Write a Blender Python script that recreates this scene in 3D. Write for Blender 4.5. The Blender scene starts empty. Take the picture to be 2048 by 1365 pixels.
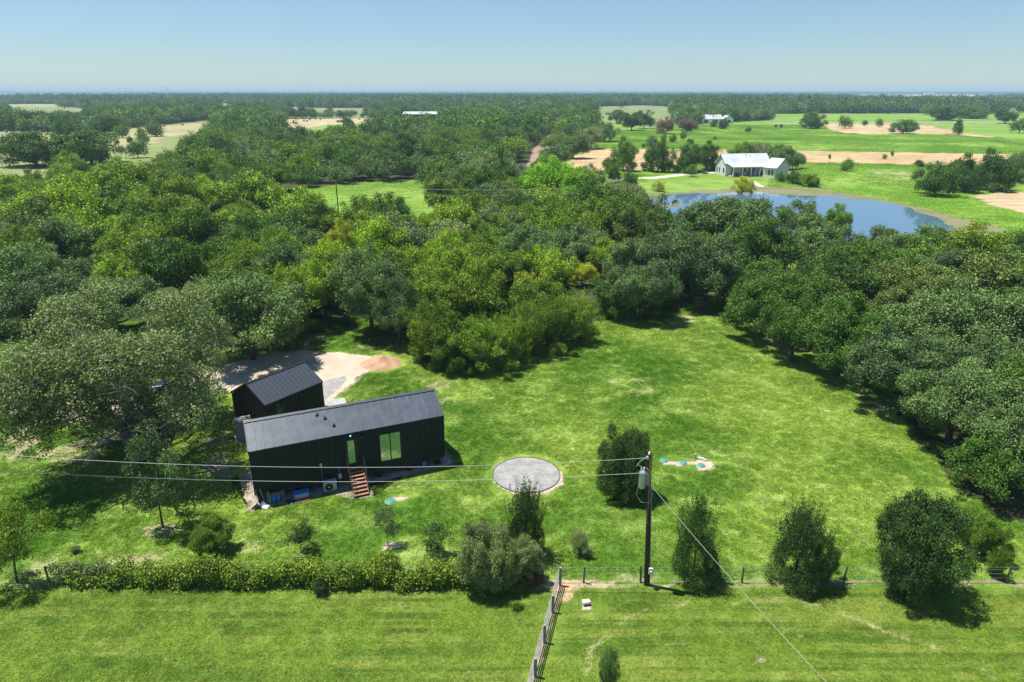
import bpy, math, random
import numpy as np
from mathutils import Vector
R = math.radians
# ---------------------------------------------------------------- camera, sky, sun, exposure
scn = bpy.context.scene
col = scn.collection
CAMH, PITCH, FPX = 28.0, 20.15, 1365.0
cam_d = bpy.data.cameras.new('camera'); cam = bpy.data.objects.new('camera', cam_d); col.objects.link(cam)
cam.location = (0, 0, CAMH); cam.rotation_euler = (R(90 - PITCH), 0, 0)
cam_d.sensor_width = 36; cam_d.lens = FPX / 2048 * 36; cam_d.clip_start = .5; cam_d.clip_end = 60000
scn.camera = cam
SUN_EL = 70.5; SUN_DIR = np.array([-.967, .255, 0]) * math.cos(R(SUN_EL)) + np.array([0, 0, math.sin(R(SUN_EL))])
world = bpy.data.worlds.new('World'); scn.world = world; world.use_nodes = True
nt = world.node_tree; nt.nodes.clear()
sky = nt.nodes.new('ShaderNodeTexSky'); sky.sky_type = 'NISHITA'; sky.sun_disc = False
sky.sun_elevation = R(SUN_EL); sky.sun_rotation = math.atan2(SUN_DIR[0], SUN_DIR[1])
sky.air_density = 1.0; sky.dust_density = 0.0; sky.ozone_density = 2.2; sky.altitude = 60
bg = nt.nodes.new('ShaderNodeBackground'); bg.inputs[1].default_value = .076
wo = nt.nodes.new('ShaderNodeOutputWorld')
tn = nt.nodes.new('ShaderNodeMix'); tn.data_type = 'RGBA'; tn.blend_type = 'MULTIPLY'; tn.inputs[0].default_value = 1; tn.inputs[7].default_value = (.80, .95, 1.06, 1)
tcw = nt.nodes.new('ShaderNodeTexCoord'); sxw = nt.nodes.new('ShaderNodeSeparateXYZ'); nt.links.new(tcw.outputs['Generated'], sxw.inputs[0])
mrw = nt.nodes.new('ShaderNodeMapRange'); mrw.inputs[1].default_value = 0.0; mrw.inputs[2].default_value = .16; nt.links.new(sxw.outputs[2], mrw.inputs[0])
hzw = nt.nodes.new('ShaderNodeMix'); hzw.data_type = 'RGBA'; hzw.inputs[6].default_value = (.63, .765, .93, 1); hzw.inputs[7].default_value = (.82, .95, 1.03, 1); nt.links.new(mrw.outputs[0], hzw.inputs[0]); nt.links.new(hzw.outputs[2], tn.inputs[7])
nt.links.new(sky.outputs[0], tn.inputs[6]); nt.links.new(tn.outputs[2], bg.inputs[0]); nt.links.new(bg.outputs[0], wo.inputs[0])
sd = bpy.data.lights.new('sun', 'SUN'); sd.energy = 5.0; sd.angle = R(.5); sd.color = (1, .965, .9)
sun = bpy.data.objects.new('sun', sd); col.objects.link(sun); sun.location = (-30, 30, 80)
sun.rotation_euler = Vector(SUN_DIR).to_track_quat('Z', 'Y').to_euler()
vs = scn.view_settings; vs.view_transform = 'Standard'; vs.look = 'None'; vs.exposure = 0.6; vs.gamma = 1
scn.cycles.max_bounces = 5; scn.cycles.diffuse_bounces = 1; scn.cycles.glossy_bounces = 2
scn.cycles.transmission_bounces = 2; scn.cycles.volume_bounces = 0; scn.cycles.transparent_max_bounces = 4

# ---------------------------------------------------------------- pixel <-> world (photo pixels, 2048 wide)
_p = R(PITCH); CF = np.array([0, math.cos(_p), -math.sin(_p)]); CR = np.array([1, 0, 0.]); CU = np.cross(CR, CF)
def W(x, y, z=0.0):
    d = CF + (x - 1024) / FPX * CR - (y - 682.5) / FPX * CU
    t = (z - CAMH) / d[2]
    return np.array([0, 0, CAMH]) + d * t
def Spx(P):
    v = np.atleast_2d(np.asarray(P, float)) - [0, 0, CAMH]; dz = v @ CF
    dz = np.where(dz < .1, .1, dz)
    return 1024 + FPX * (v @ CR) / dz, 682.5 - FPX * (v @ CU) / dz, dz
def poly(*pts): return np.array([W(x, y)[:2] for x, y in pts])
def inpoly(X, Y, P):
    r = np.zeros(X.shape, bool); n = len(P); j = n - 1
    for i in range(n):
        xi, yi = P[i]; xj, yj = P[j]
        c = ((yi > Y) != (yj > Y)) & (X < (xj - xi) * (Y - yi) / (yj - yi + 1e-12) + xi)
        r ^= c; j = i
    return r
def vnoise(X, Y, s, seed=0):
    x = X / s + seed * 17.3; y = Y / s - seed * 9.1
    xi = np.floor(x); yi = np.floor(y); fx = x - xi; fy = y - yi
    fx = fx * fx * (3 - 2 * fx); fy = fy * fy * (3 - 2 * fy)
    def h(a, b):
        q = np.sin(a * 127.1 + b * 311.7 + seed * 74.7) * 43758.5453
        return q - np.floor(q)
    return (h(xi, yi) * (1 - fx) + h(xi + 1, yi) * fx) * (1 - fy) + (h(xi, yi + 1) * (1 - fx) + h(xi + 1, yi + 1) * fx) * fy
def fnoise(X, Y, s, seed=0, o=3):
    r = 0; a = 1; t = 0
    for k in range(o): r = r + a * vnoise(X, Y, s / 2 ** k, seed + k); t += a; a *= .5
    return r / t

# ---------------------------------------------------------------- tagging helpers
def tag(o, label=None, cat=None, group=None, kind=None):
    if label: o['label'] = label
    if cat: o['category'] = cat
    if group: o['group'] = group
    if kind: o['kind'] = kind
    return o
def empty(name, loc, rz=0, label=None, cat=None, group=None):
    o = bpy.data.objects.new(name, None); col.objects.link(o); o.location = loc; o.rotation_euler = (0, 0, rz)
    o.empty_display_size = .3
    return tag(o, label, cat, group)
def link(name, mesh, parent=None, mat=None):
    o = bpy.data.objects.new(name, mesh); col.objects.link(o)
    if parent: o.parent = parent
    if mat:
        if not mesh.materials: mesh.materials.append(None)
        o.material_slots[0].link = 'OBJECT'; o.material_slots[0].material = mat
    return o

# ---------------------------------------------------------------- materials
def nmat(name):
    m = bpy.data.materials.new(name); m.use_nodes = True; t = m.node_tree; t.nodes.clear()
    out = t.nodes.new('ShaderNodeOutputMaterial'); return m, t, out
def N(t, kind, **kw):
    n = t.nodes.new(kind)
    for k, v in kw.items():
        if k.startswith('i_'):
            key = k[2:]; key = int(key) if key.isdigit() else key
            n.inputs[key].default_value = v
        else: setattr(n, k, v)
    return n
def mixc(t, fac, a, b, mode='MIX'):
    n = t.nodes.new('ShaderNodeMix'); n.data_type = 'RGBA'; n.blend_type = mode
    for sock, v in ((n.inputs[0], fac), (n.inputs[6], a), (n.inputs[7], b)):
        if hasattr(v, 'is_output') or hasattr(v, 'links'): t.links.new(v, sock)
        elif isinstance(v, (int, float)): sock.default_value = v
        else: sock.default_value = (*v, 1)
    return n.outputs[2]
def ramp(t, fac, a, b):
    n = t.nodes.new('ShaderNodeMapRange'); n.inputs[1].default_value = a; n.inputs[2].default_value = b; n.interpolation_type = 'SMOOTHSTEP'
    t.links.new(fac, n.inputs[0]); return n.outputs[0]
def noise(t, vec, scale, detail=3, rough=.55):
    n = N(t, 'ShaderNodeTexNoise', i_Scale=scale, i_Detail=detail, i_Roughness=rough)
    if vec is not None: t.links.new(vec, n.inputs['Vector'])
    return n.outputs['Fac']
def pbr(name, c, rough=.6, metal=0, spec=.5, var=0.0, vscale=3.0, bump=0, bscale=20, c2=None):
    m, t, out = nmat(name)
    p = N(t, 'ShaderNodeBsdfPrincipled', i_Roughness=rough, i_Metallic=metal)
    p.inputs['Specular IOR Level'].default_value = spec; p.inputs['Base Color'].default_value = (*c, 1)
    tc = N(t, 'ShaderNodeTexCoord')
    if var or c2:
        f = noise(t, tc.outputs['Object'], vscale, 4)
        c2 = c2 or tuple(x * (1 - var) for x in c)
        t.links.new(mixc(t, ramp(t, f, .35, .65), c, c2), p.inputs['Base Color'])
    if bump:
        b = N(t, 'ShaderNodeBump', i_Strength=bump, i_Distance=.05)
        t.links.new(noise(t, tc.outputs['Object'], bscale, 4), b.inputs['Height']); t.links.new(b.outputs[0], p.inputs['Normal'])
    t.links.new(p.outputs[0], out.inputs[0]); return m

def grass_colour(t):
    """colour of the living grass by place: large patches, tufts, straw; shared by the soil sheet and the blades"""
    g = N(t, 'ShaderNodeNewGeometry'); P = g.outputs['Position']
    sx = N(t, 'ShaderNodeSeparateXYZ'); t.links.new(P, sx.inputs[0])
    n1 = noise(t, P, .055, 3); n2 = noise(t, P, .22, 4, .6); n3 = noise(t, P, 1.3, 4, .65); n4 = noise(t, P, 6.0, 3, .7)
    c = mixc(t, ramp(t, n1, .38, .62), (.082, .176, .014), (.198, .292, .036))
    c = mixc(t, ramp(t, n2, .48, .78), c, (.295, .405, .085))
    c = mixc(t, ramp(t, n2, .42, .05), c, (.085, .175, .014))
    st = N(t, 'ShaderNodeMath', operation='MULTIPLY'); t.links.new(ramp(t, n3, .54, .72), st.inputs[0]); t.links.new(ramp(t, n1, .36, .60), st.inputs[1])
    c = mixc(t, st.outputs[0], c, (.39, .38, .155))
    # mown paddock this side of the fence line: olive, faint mowing stripes
    wv = N(t, 'ShaderNodeMapping'); wv.inputs['Rotation'].default_value = (0, 0, R(-4)); wv.inputs['Scale'].default_value = (.04, 1.15, 1); t.links.new(P, wv.inputs[0])
    ns = noise(t, wv.outputs[0], 1.0, 3, .6)
    mo = mixc(t, ramp(t, ns, .42, .58), (.080, .142, .014), (.168, .222, .034))
    mo = mixc(t, ramp(t, n2, .42, .62), mo, (.125, .200, .020))
    mo = mixc(t, ramp(t, n3, .60, .78), mo, (.25, .28, .085))
    k = N(t, 'ShaderNodeMapRange'); k.inputs[1].default_value = 33.4; k.inputs[2].default_value = 33.0; t.links.new(sx.outputs[1], k.inputs[0])
    c = mixc(t, k.outputs[0], c, mo)
    # fine tuft speckle
    v = N(t, 'ShaderNodeMapRange'); v.inputs[1].default_value = .3; v.inputs[2].default_value = .7; v.inputs[3].default_value = .72; v.inputs[4].default_value = 1.3
    t.links.new(n4, v.inputs[0])
    c = mixc(t, 1.0, c, v.outputs[0], 'MULTIPLY')
    # far pasture: paler yellow-green fields
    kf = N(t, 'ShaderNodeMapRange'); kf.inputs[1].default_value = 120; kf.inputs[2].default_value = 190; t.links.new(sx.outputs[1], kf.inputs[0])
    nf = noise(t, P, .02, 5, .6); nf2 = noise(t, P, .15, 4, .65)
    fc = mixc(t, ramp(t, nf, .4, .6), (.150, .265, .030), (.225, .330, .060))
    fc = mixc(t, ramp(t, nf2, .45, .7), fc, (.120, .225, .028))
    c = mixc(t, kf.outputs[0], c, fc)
    return c, P
def grass_material(name, blades, lo=1.15, hi=1.8):
    m, t, out = nmat(name)
    c, P = grass_colour(t)
    p = N(t, 'ShaderNodeBsdfPrincipled', i_Roughness=.75); p.inputs['Specular IOR Level'].default_value = .15
    if blades:
        a = N(t, 'ShaderNodeAttribute', attribute_name='lv')
        k = N(t, 'ShaderNodeMapRange'); k.inputs[3].default_value = lo; k.inputs[4].default_value = hi; t.links.new(a.outputs['Fac'], k.inputs[0])
        c = mixc(t, 1.0, c, k.outputs[0], 'MULTIPLY')
        t.links.new(c, p.inputs['Base Color'])
        tr = N(t, 'ShaderNodeBsdfTranslucent'); t.links.new(c, tr.inputs[0])
        mx = N(t, 'ShaderNodeMixShader', i_0=.35); t.links.new(p.outputs[0], mx.inputs[1]); t.links.new(tr.outputs[0], mx.inputs[2])
        t.links.new(mx.outputs[0], out.inputs[0])
    else:
        a = N(t, 'ShaderNodeAttribute', attribute_name='cov')
        n5 = noise(t, P, 3.0, 5, .7); v = N(t, 'ShaderNodeMapRange'); v.inputs[1].default_value = .3; v.inputs[2].default_value = .7; v.inputs[3].default_value = .75; v.inputs[4].default_value = 1.25
        t.links.new(n5, v.inputs[0])
        soil = mixc(t, 1.0, a.outputs['Color'], v.outputs[0], 'MULTIPLY')
        ad = N(t, 'ShaderNodeMath', operation='ADD'); t.links.new(a.outputs['Alpha'], ad.inputs[0])
        sb = N(t, 'ShaderNodeMath', operation='MULTIPLY_ADD'); t.links.new(n5, sb.inputs[0]); sb.inputs[1].default_value = .9; sb.inputs[2].default_value = -.45; t.links.new(sb.outputs[0], ad.inputs[1])
        f = ramp(t, ad.outputs[0], .25, .75)
        t.links.new(mixc(t, f, c, soil), p.inputs['Base Color'])
        b = N(t, 'ShaderNodeBump', i_Strength=.6, i_Distance=.12); t.links.new(noise(t, P, 4.5, 4, .7), b.inputs['Height']); t.links.new(b.outputs[0], p.inputs['Normal'])
        t.links.new(p.outputs[0], out.inputs[0])
    return m
M_ground = grass_material('ground_grass_and_soil', False)
M_blade = grass_material('grass_blades', True)
M_weed = grass_material('weed_blades', True, 1.3, 2.6)

def leaf_material(name, c, tint=(1.25, 1.15, .9), rough=.55, spec=.2, tr=.16, hv=.25):
    m, t, out = nmat(name)
    a = N(t, 'ShaderNodeAttribute', attribute_name='lv')
    oi = N(t, 'ShaderNodeObjectInfo'); g = N(t, 'ShaderNodeNewGeometry')
    k = N(t, 'ShaderNodeMapRange'); k.inputs[3].default_value = .25; k.inputs[4].default_value = 2.1; t.links.new(a.outputs['Fac'], k.inputs[0])
    c1 = mixc(t, oi.outputs['Random'], tuple(x * (1 - hv) for x in c), tuple(x * (1 + hv) * y for x, y in zip(c, tint)))
    n = noise(t, g.outputs['Position'], .35, 3, .6)
    c1 = mixc(t, ramp(t, n, .45, .7), c1, tuple(x * 1.35 * y for x, y in zip(c, tint)))
    c1 = mixc(t, 1.0, c1, k.outputs[0], 'MULTIPLY')
    p = N(t, 'ShaderNodeBsdfPrincipled', i_Roughness=rough); p.inputs['Specular IOR Level'].default_value = spec
    t.links.new(c1, p.inputs['Base Color'])
    trn = N(t, 'ShaderNodeBsdfTranslucent'); t.links.new(mixc(t, 1.0, c1, (1.2, 1.3, .5), 'MULTIPLY'), trn.inputs[0])
    mx = N(t, 'ShaderNodeMixShader', i_0=tr); t.links.new(p.outputs[0], mx.inputs[1]); t.links.new(trn.outputs[0], mx.inputs[2])
    t.links.new(mx.outputs[0], out.inputs[0]); return m
LC = dict(
    oak=leaf_material('leaves_grey_green_oak', (.092, .158, .056), spec=.22),
    dark=leaf_material('leaves_dark_green', (.058, .125, .020), spec=.2),
    grey=leaf_material('leaves_grey_live_oak', (.120, .168, .072), spec=.25),
    deep=leaf_material('leaves_deep_shrub_green', (.036, .078, .018), spec=.3),
    mid=leaf_material('leaves_mid_green', (.100, .185, .020)),
    olive=leaf_material('leaves_olive_green', (.118, .190, .018)),
    bright=leaf_material('leaves_bright_green', (.175, .290, .022)),
    lime=leaf_material('leaves_lime_green', (.165, .345, .020), tr=.3),
    silver=leaf_material('leaves_silver_green', (.145, .200, .090), spec=.25),
    vine=leaf_material('leaves_pale_vine', (.150, .200, .080), spec=.3),
    yellow=leaf_material('leaves_yellow_green', (0.270, 0.317, 0.030)),
    brown=leaf_material('leaves_brown_olive', (.098, .148, .036)),
    dead=leaf_material('leaves_dry_brown', (0.230, 0.115, 0.054), tr=.1),
    hedge=leaf_material('leaves_fence_vine', (.118, .185, .020), spec=.25),
    lilac=leaf_material('leaves_dull_mauve', (0.176, 0.135, 0.101)),
)
M_bark = pbr('bark', (.115, .088, .066), .9, var=.5, vscale=6, bump=.6, bscale=14)
M_bark_pale = pbr('pale_bark', (.27, .25, .215), .85, var=.45, vscale=5)
M_bark_oak = pbr('grey_brown_bark', (.17, .15, .125), .9, var=.5, vscale=5, bump=.5)
M_siding = pbr('black_green_siding', (.008, .0200, .0190), .6, spec=.3, var=.3, vscale=.8)
M_siding2 = pbr('black_brown_siding', (.020, .0155, .0150), .6, spec=.3, var=.25, vscale=.9)
M_roof = pbr('charcoal_metal_roof', (.092, .107, .130), .34, metal=.15, spec=.5, c2=(.068, .080, .098), vscale=1.2, bump=.12, bscale=1.6)
M_roof2 = pbr('slate_metal_roof', (.060, .072, .088), .38, metal=.1, spec=.5, var=.1, vscale=.8)
M_flash = pbr('black_flashing', (.02, .021, .023), .4)
M_black = pbr('black_metal', (.012, .012, .013), .45)
M_wood = pbr('stair_wood', (.40, .185, .092), .7, var=.3, vscale=7)
M_wood_grey = pbr('weathered_wood', (.30, .285, .26), .85, var=.4, vscale=5, bump=.3)
M_post = pbr('dark_post_wood', (.14, .12, .10), .9, var=.4, vscale=6)
M_white = pbr('white_paint', (.80, .81, .80), .5, var=.05)
M_offwhite = pbr('off_white_siding', (.66, .655, .64), .7, var=.06)
M_wroof = pbr('white_metal_roof', (.56, .58, .61), .4, var=.12, vscale=.3)
M_grey = pbr('grey_enclosure', (.27, .275, .285), .5, var=.2, vscale=3)
M_ac = pbr('beige_steel', (.52, .55, .50), .5, var=.08)
M_blue = pbr('blue_plastic', (.035, .22, .60), .4)
M_bluebag = pbr('pale_blue_plastic', (.30, .50, .72), .4, var=.3, vscale=9)
M_teal = pbr('green_plastic_lid', (.06, .28, .20), .5, var=.2, vscale=5)
M_clear = pbr('milky_plastic', (.50, .58, .60), .35)
M_conc = pbr('concrete', (.46, .44, .41), .85, var=.25, vscale=3)
M_steel = pbr('galvanised_steel', (.42, .46, .50), .35, metal=.5)
M_creo = pbr('creosote_pole', (.060, .036, .025), .85, var=.55, vscale=5, bump=.3, bscale=10)
M_cable = pbr('aluminium_cable', (.55, .52, .47), .45, metal=.3)
M_dark = pbr('dark_interior', (.03, .035, .04), .7)
M_red = pbr('rusty_red_paint', (.32, .09, .06), .6)
M_hay = pbr('hay_bale_straw', (.44, .40, .32), .95, var=.4, vscale=4)
M_carpaint = pbr('black_car_paint', (.012, .013, .016), .25, spec=.6)
M_rubber = pbr('black_rubber', (.02, .02, .02), .85)
def glass(name, tint=(.46, .56, .54)):
    m, t, out = nmat(name)
    p = N(t, 'ShaderNodeBsdfPrincipled', i_Roughness=.06, i_Metallic=.75); p.inputs['Base Color'].default_value = (*tint, 1)
    tc = N(t, 'ShaderNodeTexCoord'); b = N(t, 'ShaderNodeBump', i_Strength=.16, i_Distance=.1)
    t.links.new(noise(t, tc.outputs['Object'], 1.9, 3), b.inputs['Height']); t.links.new(b.outputs[0], p.inputs['Normal'])
    t.links.new(p.outputs[0], out.inputs[0]); return m
M_glass = glass('green_tinted_glass'); M_glass_dark = glass('dark_glass', (.06, .08, .09))
def ground_mat(name, stops, scale, fine, bump=.5, rough=.95):
    m, t, out = nmat(name); g = N(t, 'ShaderNodeNewGeometry'); P = g.outputs['Position']
    c = mixc(t, ramp(t, noise(t, P, scale, 4, .6), .38, .62), stops[0], stops[1])
    if len(stops) > 2: c = mixc(t, ramp(t, noise(t, P, fine, 3, .7), .52, .68), c, stops[2])
    p = N(t, 'ShaderNodeBsdfPrincipled', i_Roughness=rough); t.links.new(c, p.inputs['Base Color']); p.inputs['Specular IOR Level'].default_value = .2
    b = N(t, 'ShaderNodeBump', i_Strength=bump, i_Distance=.06); t.links.new(noise(t, P, fine, 4, .75), b.inputs['Height']); t.links.new(b.outputs[0], p.inputs['Normal'])
    t.links.new(p.outputs[0], out.inputs[0]); return m
M_drive = ground_mat('caliche_gravel', [(.44, .365, .275), (.52, .44, .34), (.33, .275, .21)], .35, 5)
M_heap = ground_mat('orange_soil', [(.43, .27, .165), (.50, .325, .205), (.34, .20, .125)], 1.0, 7)
M_gravel = ground_mat('grey_crushed_stone', [(.265, .255, .24), (.36, .35, .33), (.13, .127, .12)], 1.2, 16)
M_bed = ground_mat('pale_rubble_bed', [(.40, .33, .26), (.24, .20, .16), (.55, .48, .40)], 1.5, 9)
M_road = ground_mat('red_brown_road', [(.34, .22, .16), (.28, .19, .15)], .1, 2)
M_path = ground_mat('pale_concrete_path', [(.60, .55, .48), (.52, .47, .41)], .2, 3)
M_asph = ground_mat('grey_road', [(.34, .34, .33), (.30, .30, .29)], .05, 1)
M_algae = ground_mat('pond_margin_algae', [(.20, .185, .095), (.145, .155, .065), (.26, .25, .15)], .12, 1.2, bump=.3)
def water():
    m, t, out = nmat('pond_water'); g = N(t, 'ShaderNodeNewGeometry')
    p = N(t, 'ShaderNodeBsdfPrincipled', i_Roughness=.02); p.inputs['Base Color'].default_value = (.085, .160, .235, 1); p.inputs['IOR'].default_value = 1.6
    b = N(t, 'ShaderNodeBump', i_Strength=.04, i_Distance=.05); t.links.new(noise(t, g.outputs['Position'], 1.2, 3), b.inputs['Height']); t.links.new(b.outputs[0], p.inputs['Normal'])
    t.links.new(p.outputs[0], out.inputs[0]); return m
M_water = water()

# ---------------------------------------------------------------- mesh builder
class MB:
    def __init__(s): s.v = []; s.f = []
    def add(s, vs, fs):
        o = len(s.v); s.v += [tuple(map(float, q)) for q in vs]; s.f += [tuple(i + o for i in q) for q in fs]; return s
    def box(s, x0, x1, y0, y1, z0, z1):
        return s.add([(x0, y0, z0), (x1, y0, z0), (x1, y1, z0), (x0, y1, z0), (x0, y0, z1), (x1, y0, z1), (x1, y1, z1), (x0, y1, z1)],
                     [(0, 3, 2, 1), (4, 5, 6, 7), (0, 1, 5, 4), (1, 2, 6, 5), (2, 3, 7, 6), (3, 0, 4, 7)])
    def tube(s, pts, rad, n=8, caps=True):
        pts = [Vector(p) for p in pts]; rad = rad if hasattr(rad, '__len__') else [rad] * len(pts)
        vs = []; fs = []
        for i, p in enumerate(pts):
            d = (pts[min(i + 1, len(pts) - 1)] - pts[max(i - 1, 0)]).normalized()
            a = d.cross(Vector((0, 0, 1)) if abs(d.z) < .9 else Vector((1, 0, 0))).normalized(); b = d.cross(a)
            for k in range(n):
                q = p + (a * math.cos(2 * math.pi * k / n) + b * math.sin(2 * math.pi * k / n)) * rad[i]; vs.append(q)
        for i in range(len(pts) - 1):
            for k in range(n):
                k2 = (k + 1) % n; fs.append((i * n + k, i * n + k2, (i + 1) * n + k2, (i + 1) * n + k))
        if caps: fs.append(tuple(range(n))[::-1]); fs.append(tuple(range((len(pts) - 1) * n, len(pts) * n)))
        return s.add(vs, fs)
    def lathe(s, prof, c=(0, 0, 0), n=20):
        vs = []; fs = []
        for r, z in prof:
            for k in range(n): vs.append((c[0] + r * math.cos(2 * math.pi * k / n), c[1] + r * math.sin(2 * math.pi * k / n), c[2] + z))
        for i in range(len(prof) - 1):
            for k in range(n): fs.append((i * n + k, i * n + (k + 1) % n, (i + 1) * n + (k + 1) % n, (i + 1) * n + k))
        fs.append(tuple(range(n))[::-1]); fs.append(tuple(range((len(prof) - 1) * n, len(prof) * n)))
        return s.add(vs, fs)
    def slab(s, q, th):
        """four corners (counter-clockwise from above), thickened downwards"""
        q = [Vector(p) for p in q]; n = (q[1] - q[0]).cross(q[3] - q[0]).normalized() * th
        return s.add([*q, *[p - n for p in q]], [(0, 1, 2, 3), (7, 6, 5, 4), (0, 4, 5, 1), (1, 5, 6, 2), (2, 6, 7, 3), (3, 7, 4, 0)])
    def build(s, name, mat, parent=None, smooth=False, bevel=0):
        me = bpy.data.meshes.new(name); me.from_pydata(s.v, [], s.f); me.materials.append(mat)
        if smooth: me.polygons.foreach_set('use_smooth', [True] * len(me.polygons))
        me.update(); o = bpy.data.objects.new(name, me); col.objects.link(o)
        if parent: o.parent = parent
        if bevel:
            b = o.modifiers.new('bevel', 'BEVEL'); b.width = bevel; b.segments = 2
        return o
def quads_mesh(name, V, lv=None, mat=None, n=4):
    me = bpy.data.meshes.new(name); nf = len(V) // n
    me.vertices.add(len(V)); me.vertices.foreach_set('co', np.ascontiguousarray(V, np.float32).ravel())
    me.loops.add(len(V)); me.loops.foreach_set('vertex_index', np.arange(len(V), dtype=np.int32))
    me.polygons.add(nf); me.polygons.foreach_set('loop_start', np.arange(0, nf * n, n, dtype=np.int32))
    me.update(calc_edges=True)
    if lv is not None:
        a = me.attributes.new('lv', 'FLOAT', 'POINT'); a.data.foreach_set('value', np.repeat(lv, n).astype(np.float32))
    if mat: me.materials.append(mat)
    return me

# ---------------------------------------------------------------- the lie of the land (photo-pixel outlines turned into ground outlines)
P_drive = poly((300, 800), (330, 770), (400, 742), (520, 712), (600, 700), (640, 702), (700, 709), (735, 712), (760, 716), (745, 735), (725, 752), (700, 772), (672, 795), (655, 808), (640, 830), (560, 830), (470, 790), (420, 775), (370, 800), (330, 815))
P_drive2 = poly((-60, 812), (0, 800), (120, 800), (300, 795), (330, 815), (200, 835), (80, 830), (-60, 840))
P_pond = poly((1284, 396), (1330, 390), (1380, 387), (1440, 386), (1520, 385), (1560, 391), (1620, 392), (1700, 394), (1760, 403), (1840, 424), (1890, 444), (1912, 462), (1895, 478), (1850, 492), (1700, 505), (1500, 500), (1380, 470), (1330, 440), (1290, 415))
P_algae = poly((1270, 398), (1300, 387), (1380, 384), (1460, 378), (1520, 373), (1600, 376), (1660, 381), (1730, 392), (1800, 404), (1880, 425), (1935, 442), (2000, 452), (2020, 462), (1985, 468), (1930, 478), (1870, 505), (1700, 520), (1480, 515), (1350, 480), (1300, 440))
P_hayA = poly((1118, 337), (1150, 312), (1184, 296), (1260, 298), (1500, 300), (1800, 305), (2080, 310), (2080, 334), (1900, 332), (1600, 326), (1400, 324), (1250, 346), (1170, 342))
P_hayB = poly((1640, 246), (1800, 246), (1850, 250), (1930, 266), (2010, 275), (1980, 277), (1900, 270), (1690, 268), (1655, 260))
P_hayC = poly((1935, 392), (2000, 386), (2090, 384), (2090, 440), (2040, 426), (1975, 408))
P_hayL = poly((-80, 272), (0, 270), (100, 270), (190, 274), (240, 263), (330, 252), (420, 246), (440, 256), (330, 276), (300, 292), (230, 296), (100, 291), (-80, 296))
P_hayM = poly((540, 240), (700, 237), (830, 236), (840, 243), (730, 247), (640, 252), (600, 262), (540, 258))
P_openL = poly((-80, 262), (60, 264), (190, 268), (250, 258), (330, 250), (420, 240), (450, 258), (400, 300), (340, 340), (262, 400), (200, 400), (130, 395), (-80, 400))
P_meadow = poly((545, 384), (640, 374), (740, 364), (850, 360), (880, 382), (890, 440), (850, 480), (700, 510), (640, 530), (590, 500), (550, 430))
P_right = poly((1245, 262), (1400, 248), (1560, 240), (2120, 236), (2200, 470), (2040, 480), (1900, 520), (1600, 540), (1420, 500), (1280, 430), (1215, 385), (1170, 362), (1105, 352), (1122, 332), (1180, 296))
P_far1 = poly((1190, 214), (1285, 211), (1345, 214), (1350, 252), (1300, 256), (1195, 240))
P_far2 = poly((1540, 228), (2120, 226), (2120, 240), (1540, 244))
P_far3 = poly((1990, 217), (2120, 216), (2120, 226), (1980, 225))
P_far4 = poly((20, 216), (160, 215), (190, 250), (10, 252))
P_far5 = poly((600, 218), (720, 219), (740, 236), (560, 236))
P_far6 = poly((640, 206), (675, 206), (672, 213), (642, 213))
P_far7 = poly((225, 203), (345, 204), (345, 207), (225, 206))
P_far8 = poly((1480, 196), (1560, 196), (1560, 198), (1480, 198))
P_far9 = poly((1800, 190), (1990, 190), (1990, 191.6), (1800, 191.8))
P_smallclear = poly((350, 612), (362, 592), (405, 600), (415, 648), (380, 655))
P_openM = poly((540, 238), (830, 236), (850, 246), (760, 272), (620, 292), (545, 270))
P_open1 = poly((1180, 214), (1285, 211), (1345, 214), (1352, 252), (1345, 262), (1195, 262))
P_openB = poly((795, 234), (890, 234), (890, 262), (795, 262))
OPEN = [P_openL, P_openM, P_openB, P_open1, P_right, P_far1, P_far2, P_far3, P_far4, P_far5, P_far6, P_far7, P_far8, P_far9, P_meadow, P_hayM, P_algae, P_smallclear]
P_wood = poly((-260, 660), (0, 672), (200, 650), (340, 632), (415, 652), (440, 700), (560, 690), (625, 640), (700, 628), (780, 655), (840, 700), (900, 722), (1010, 728), (1095, 690), (1180, 655), (1230, 625), (1340, 606), (1450, 590),
              (1478, 612), (1560, 670), (1640, 715), (1760, 780), (1830, 870), (1900, 950), (1990, 1030), (2120, 1070), (2700, 1100), (2700, 560), (2048, 560), (1800, 550), (1600, 535), (1450, 505), (1320, 462), (1250, 430), (1180, 400), (1090, 400), (1030, 372), (990, 350), (1035, 346), (1060, 332), (1175, 268), (1205, 230), (-700, 230), (-700, 560))
W_ROAD = [W(1045, 352)[:2], W(1058, 340)[:2], W(1074, 325)[:2], W(1076, 312)[:2], W(1078, 300)[:2], W(1108, 270)[:2]]
_bz = .75
HA = W(430 + 322 / 4.014, 680 + 1250 / 4.014, _bz); HTH = R(23.52)
def house_pt(u, v, z=0): return np.array([HA[0] + u * math.cos(HTH) - v * math.sin(HTH), HA[1] + u * math.sin(HTH) + v * math.cos(HTH), z])
P_house = np.array([house_pt(-.6, -.75)[:2], house_pt(6, -.8)[:2], house_pt(8.2, -.8)[:2], house_pt(14.9, -.3)[:2], house_pt(14.9, 5)[:2], house_pt(-.8, 5)[:2]])
CIRC = np.array([1.12, 46.2]); CR_ = 2.55

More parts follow.
